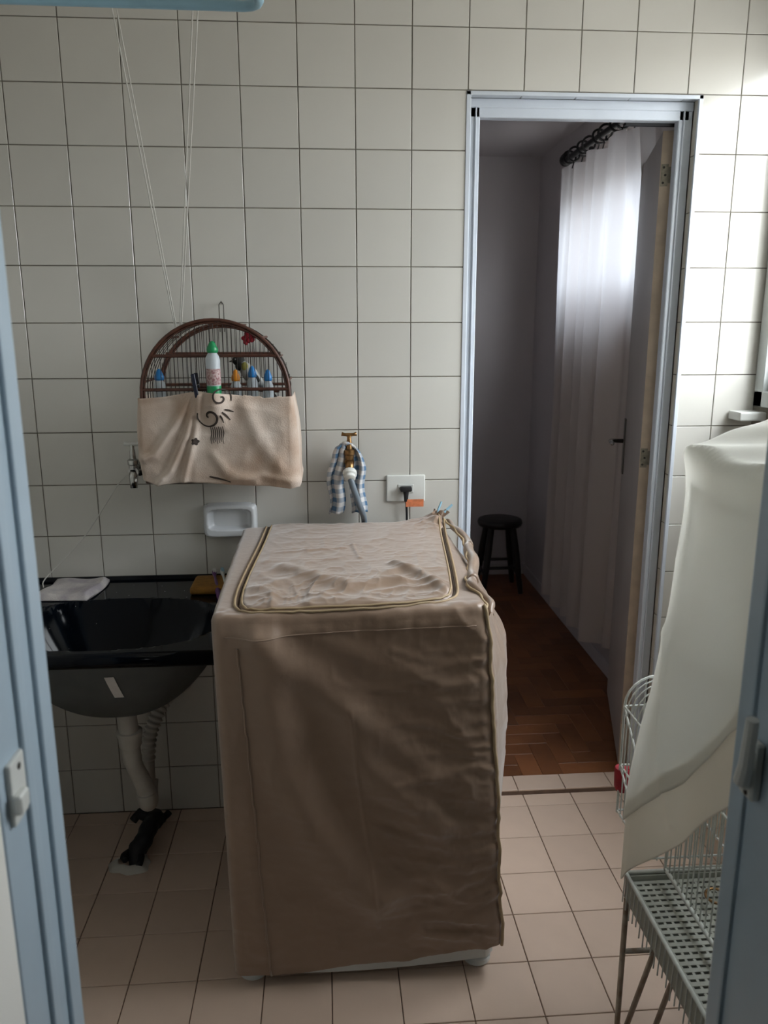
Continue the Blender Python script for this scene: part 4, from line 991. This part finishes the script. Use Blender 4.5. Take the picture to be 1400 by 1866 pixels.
for x in (CX0 + .004, CX1 - .004):
    for y in (CY0 + .01, CY1 - .005):
        MB().tube([(x, y, 0), (x, y, zt)], .0060, 10).build('leg', 'stand', sd_, smooth=True, autos=50)
for y in (CY0 + .01, CY1 - .005):
    MB().tube([(CX0 + .004, y, .205), (CX1 - .004, y, .205)], .0055, 10).build('crossbar', 'stand', sd_, smooth=True)
    yy = y + (.012 if y > -1 else -.012)
    MB().tube([(CX0 + .030, yy, 0), (CX0 + .115, yy, zt)], .0058, 10).build('leg', 'stand', sd_, smooth=True)
    MB().tube([(CX0 + .086, yy - .014, 0), (CX0 + .170, yy - .014, zt)], .0058, 10).build('leg', 'stand', sd_, smooth=True)
# small round-shouldered wire basket hooked on the far end of the cage
wire_cage(wc, 1.460, 1.64, -.872, -.700, .40, .735, .76, .020, .1, hz=(.405, .52, .665), arched=True)
MB().tube([(1.459, -.70, .665), (1.459, -.80, .58)], .0024, 6).tube([(1.459, -.70, .52), (1.459, -.80, .45)], .0024, 6).build('basket_brace', 'cwire', wc)
MB().lathe((1.470, -.692, .45), [(.012, 0), (.017, .01), (.019, .055), (.017, .058)], 14).build('feeder_cup', 'red', wc, smooth=True, autos=40, label='red feeder cup')

# ------------------------------------------------------------------ sheet draped over the cage
she = empty('draped_sheet', (1.63, -1.14, .4), 'long whitish sheet draped over the wire cage beside the window', 'sheet')
ez = [.38, .486, .573, .645, .716, .797, .888, .976, 1.063, 1.147, 1.188, 1.229, 1.262, 1.275]
exx = [1.399, 1.399, 1.403, 1.412, 1.423, 1.438, 1.448, 1.457, 1.463, 1.474, 1.476, 1.473, 1.466, 1.472]
def hem_z(y): return float(np.interp(-y, [.87, .9, 1.028, 1.099, 1.151, 1.233, 1.42], [.36, .385, .527, .605, .67, .765, .93]))
def hem2(y): return float(np.interp(-y, [.87, .882, .988, 1.087, 1.134, 1.162, 1.218, 1.42], [.49, .504, .611, .713, .793, .849, .911, 1.02]))
def sheet_pt(uu, vv, off=0.0, hem=hem_z):
    y = -1.425 + (-.893 + 1.425) * uu; hz_ = hem(y)
    Lv = 1.275 - hz_; Ls = .205; Rs = .10; tot = Lv + 2 * Ls + Rs; s_ = vv * tot
    yn = (-.893 - y)
    if s_ < Lv:
        z = hz_ + s_; x = float(np.interp(z, ez, exx))
        fo = .010 * math.sin(y * 23 + z * 3.0) * min(1, yn / .08) * (1 - .5 * (z - .4)) + .006 * math.sin(y * 9 - z * 14) * min(1, yn / .05)
        x += fo - off - .004 * float(vnoise(np.array([y * 9]), np.array([z * 5]), np.array([0.]), 5)[0])
        # shallow creases
        dd, sg_ = seg_dist(np.array([y]), np.array([z]), [(-.90, .92), (-.98, .80), (-1.02, .70), (-1.06, .62)]); x -= .006 * math.exp(-(dd[0] / .014) ** 2)
        return (x, y + .004 * math.sin(z * 11), z)
    s_ -= Lv
    zr_ = 1.352 + .010 * math.sin(y * 8)
    if s_ < Ls: t = s_ / Ls; return (1.472 + .175 * t - off * (1 - t), y + .006 * math.sin(t * 5), 1.275 + (zr_ - 1.275) * t - .012 * math.sin(math.pi * t) + .004 * math.sin(y * 31 + t * 9) + off)
    s_ -= Ls
    if s_ < Ls: t = s_ / Ls; return (1.647 + .19 * t, y, zr_ + (1.27 - zr_) * t - .010 * math.sin(math.pi * t) + off)
    s_ -= Ls; t = s_ / Rs; return (1.838 + .03 * t + .008 * math.sin(y * 25) * t + off, y, 1.27 - Rs * t)
def under_pt(a, b):
    y = -1.425 + (-.893 + 1.425) * a; tot = (1.275 - hem_z(y)) + 2 * .205 + .10; top_ = min(hem2(y) + .05, 1.2) - hem_z(y)
    return sheet_pt(a, b * top_ / tot)
o = MB().grid(under_pt, 90, 50).build('under_layer', 'sheet2', she, smooth=True, label='creamier lower layer showing at the hem')
sdm = o.modifiers.new('s', 'SOLIDIFY'); sdm.thickness = .0015
o = MB().grid(lambda a, b: sheet_pt(a, b, .0055, hem2), 90, 140).build('upper_layer', 'sheet', she, smooth=True)
sdm = o.modifiers.new('s', 'SOLIDIFY'); sdm.thickness = .0015
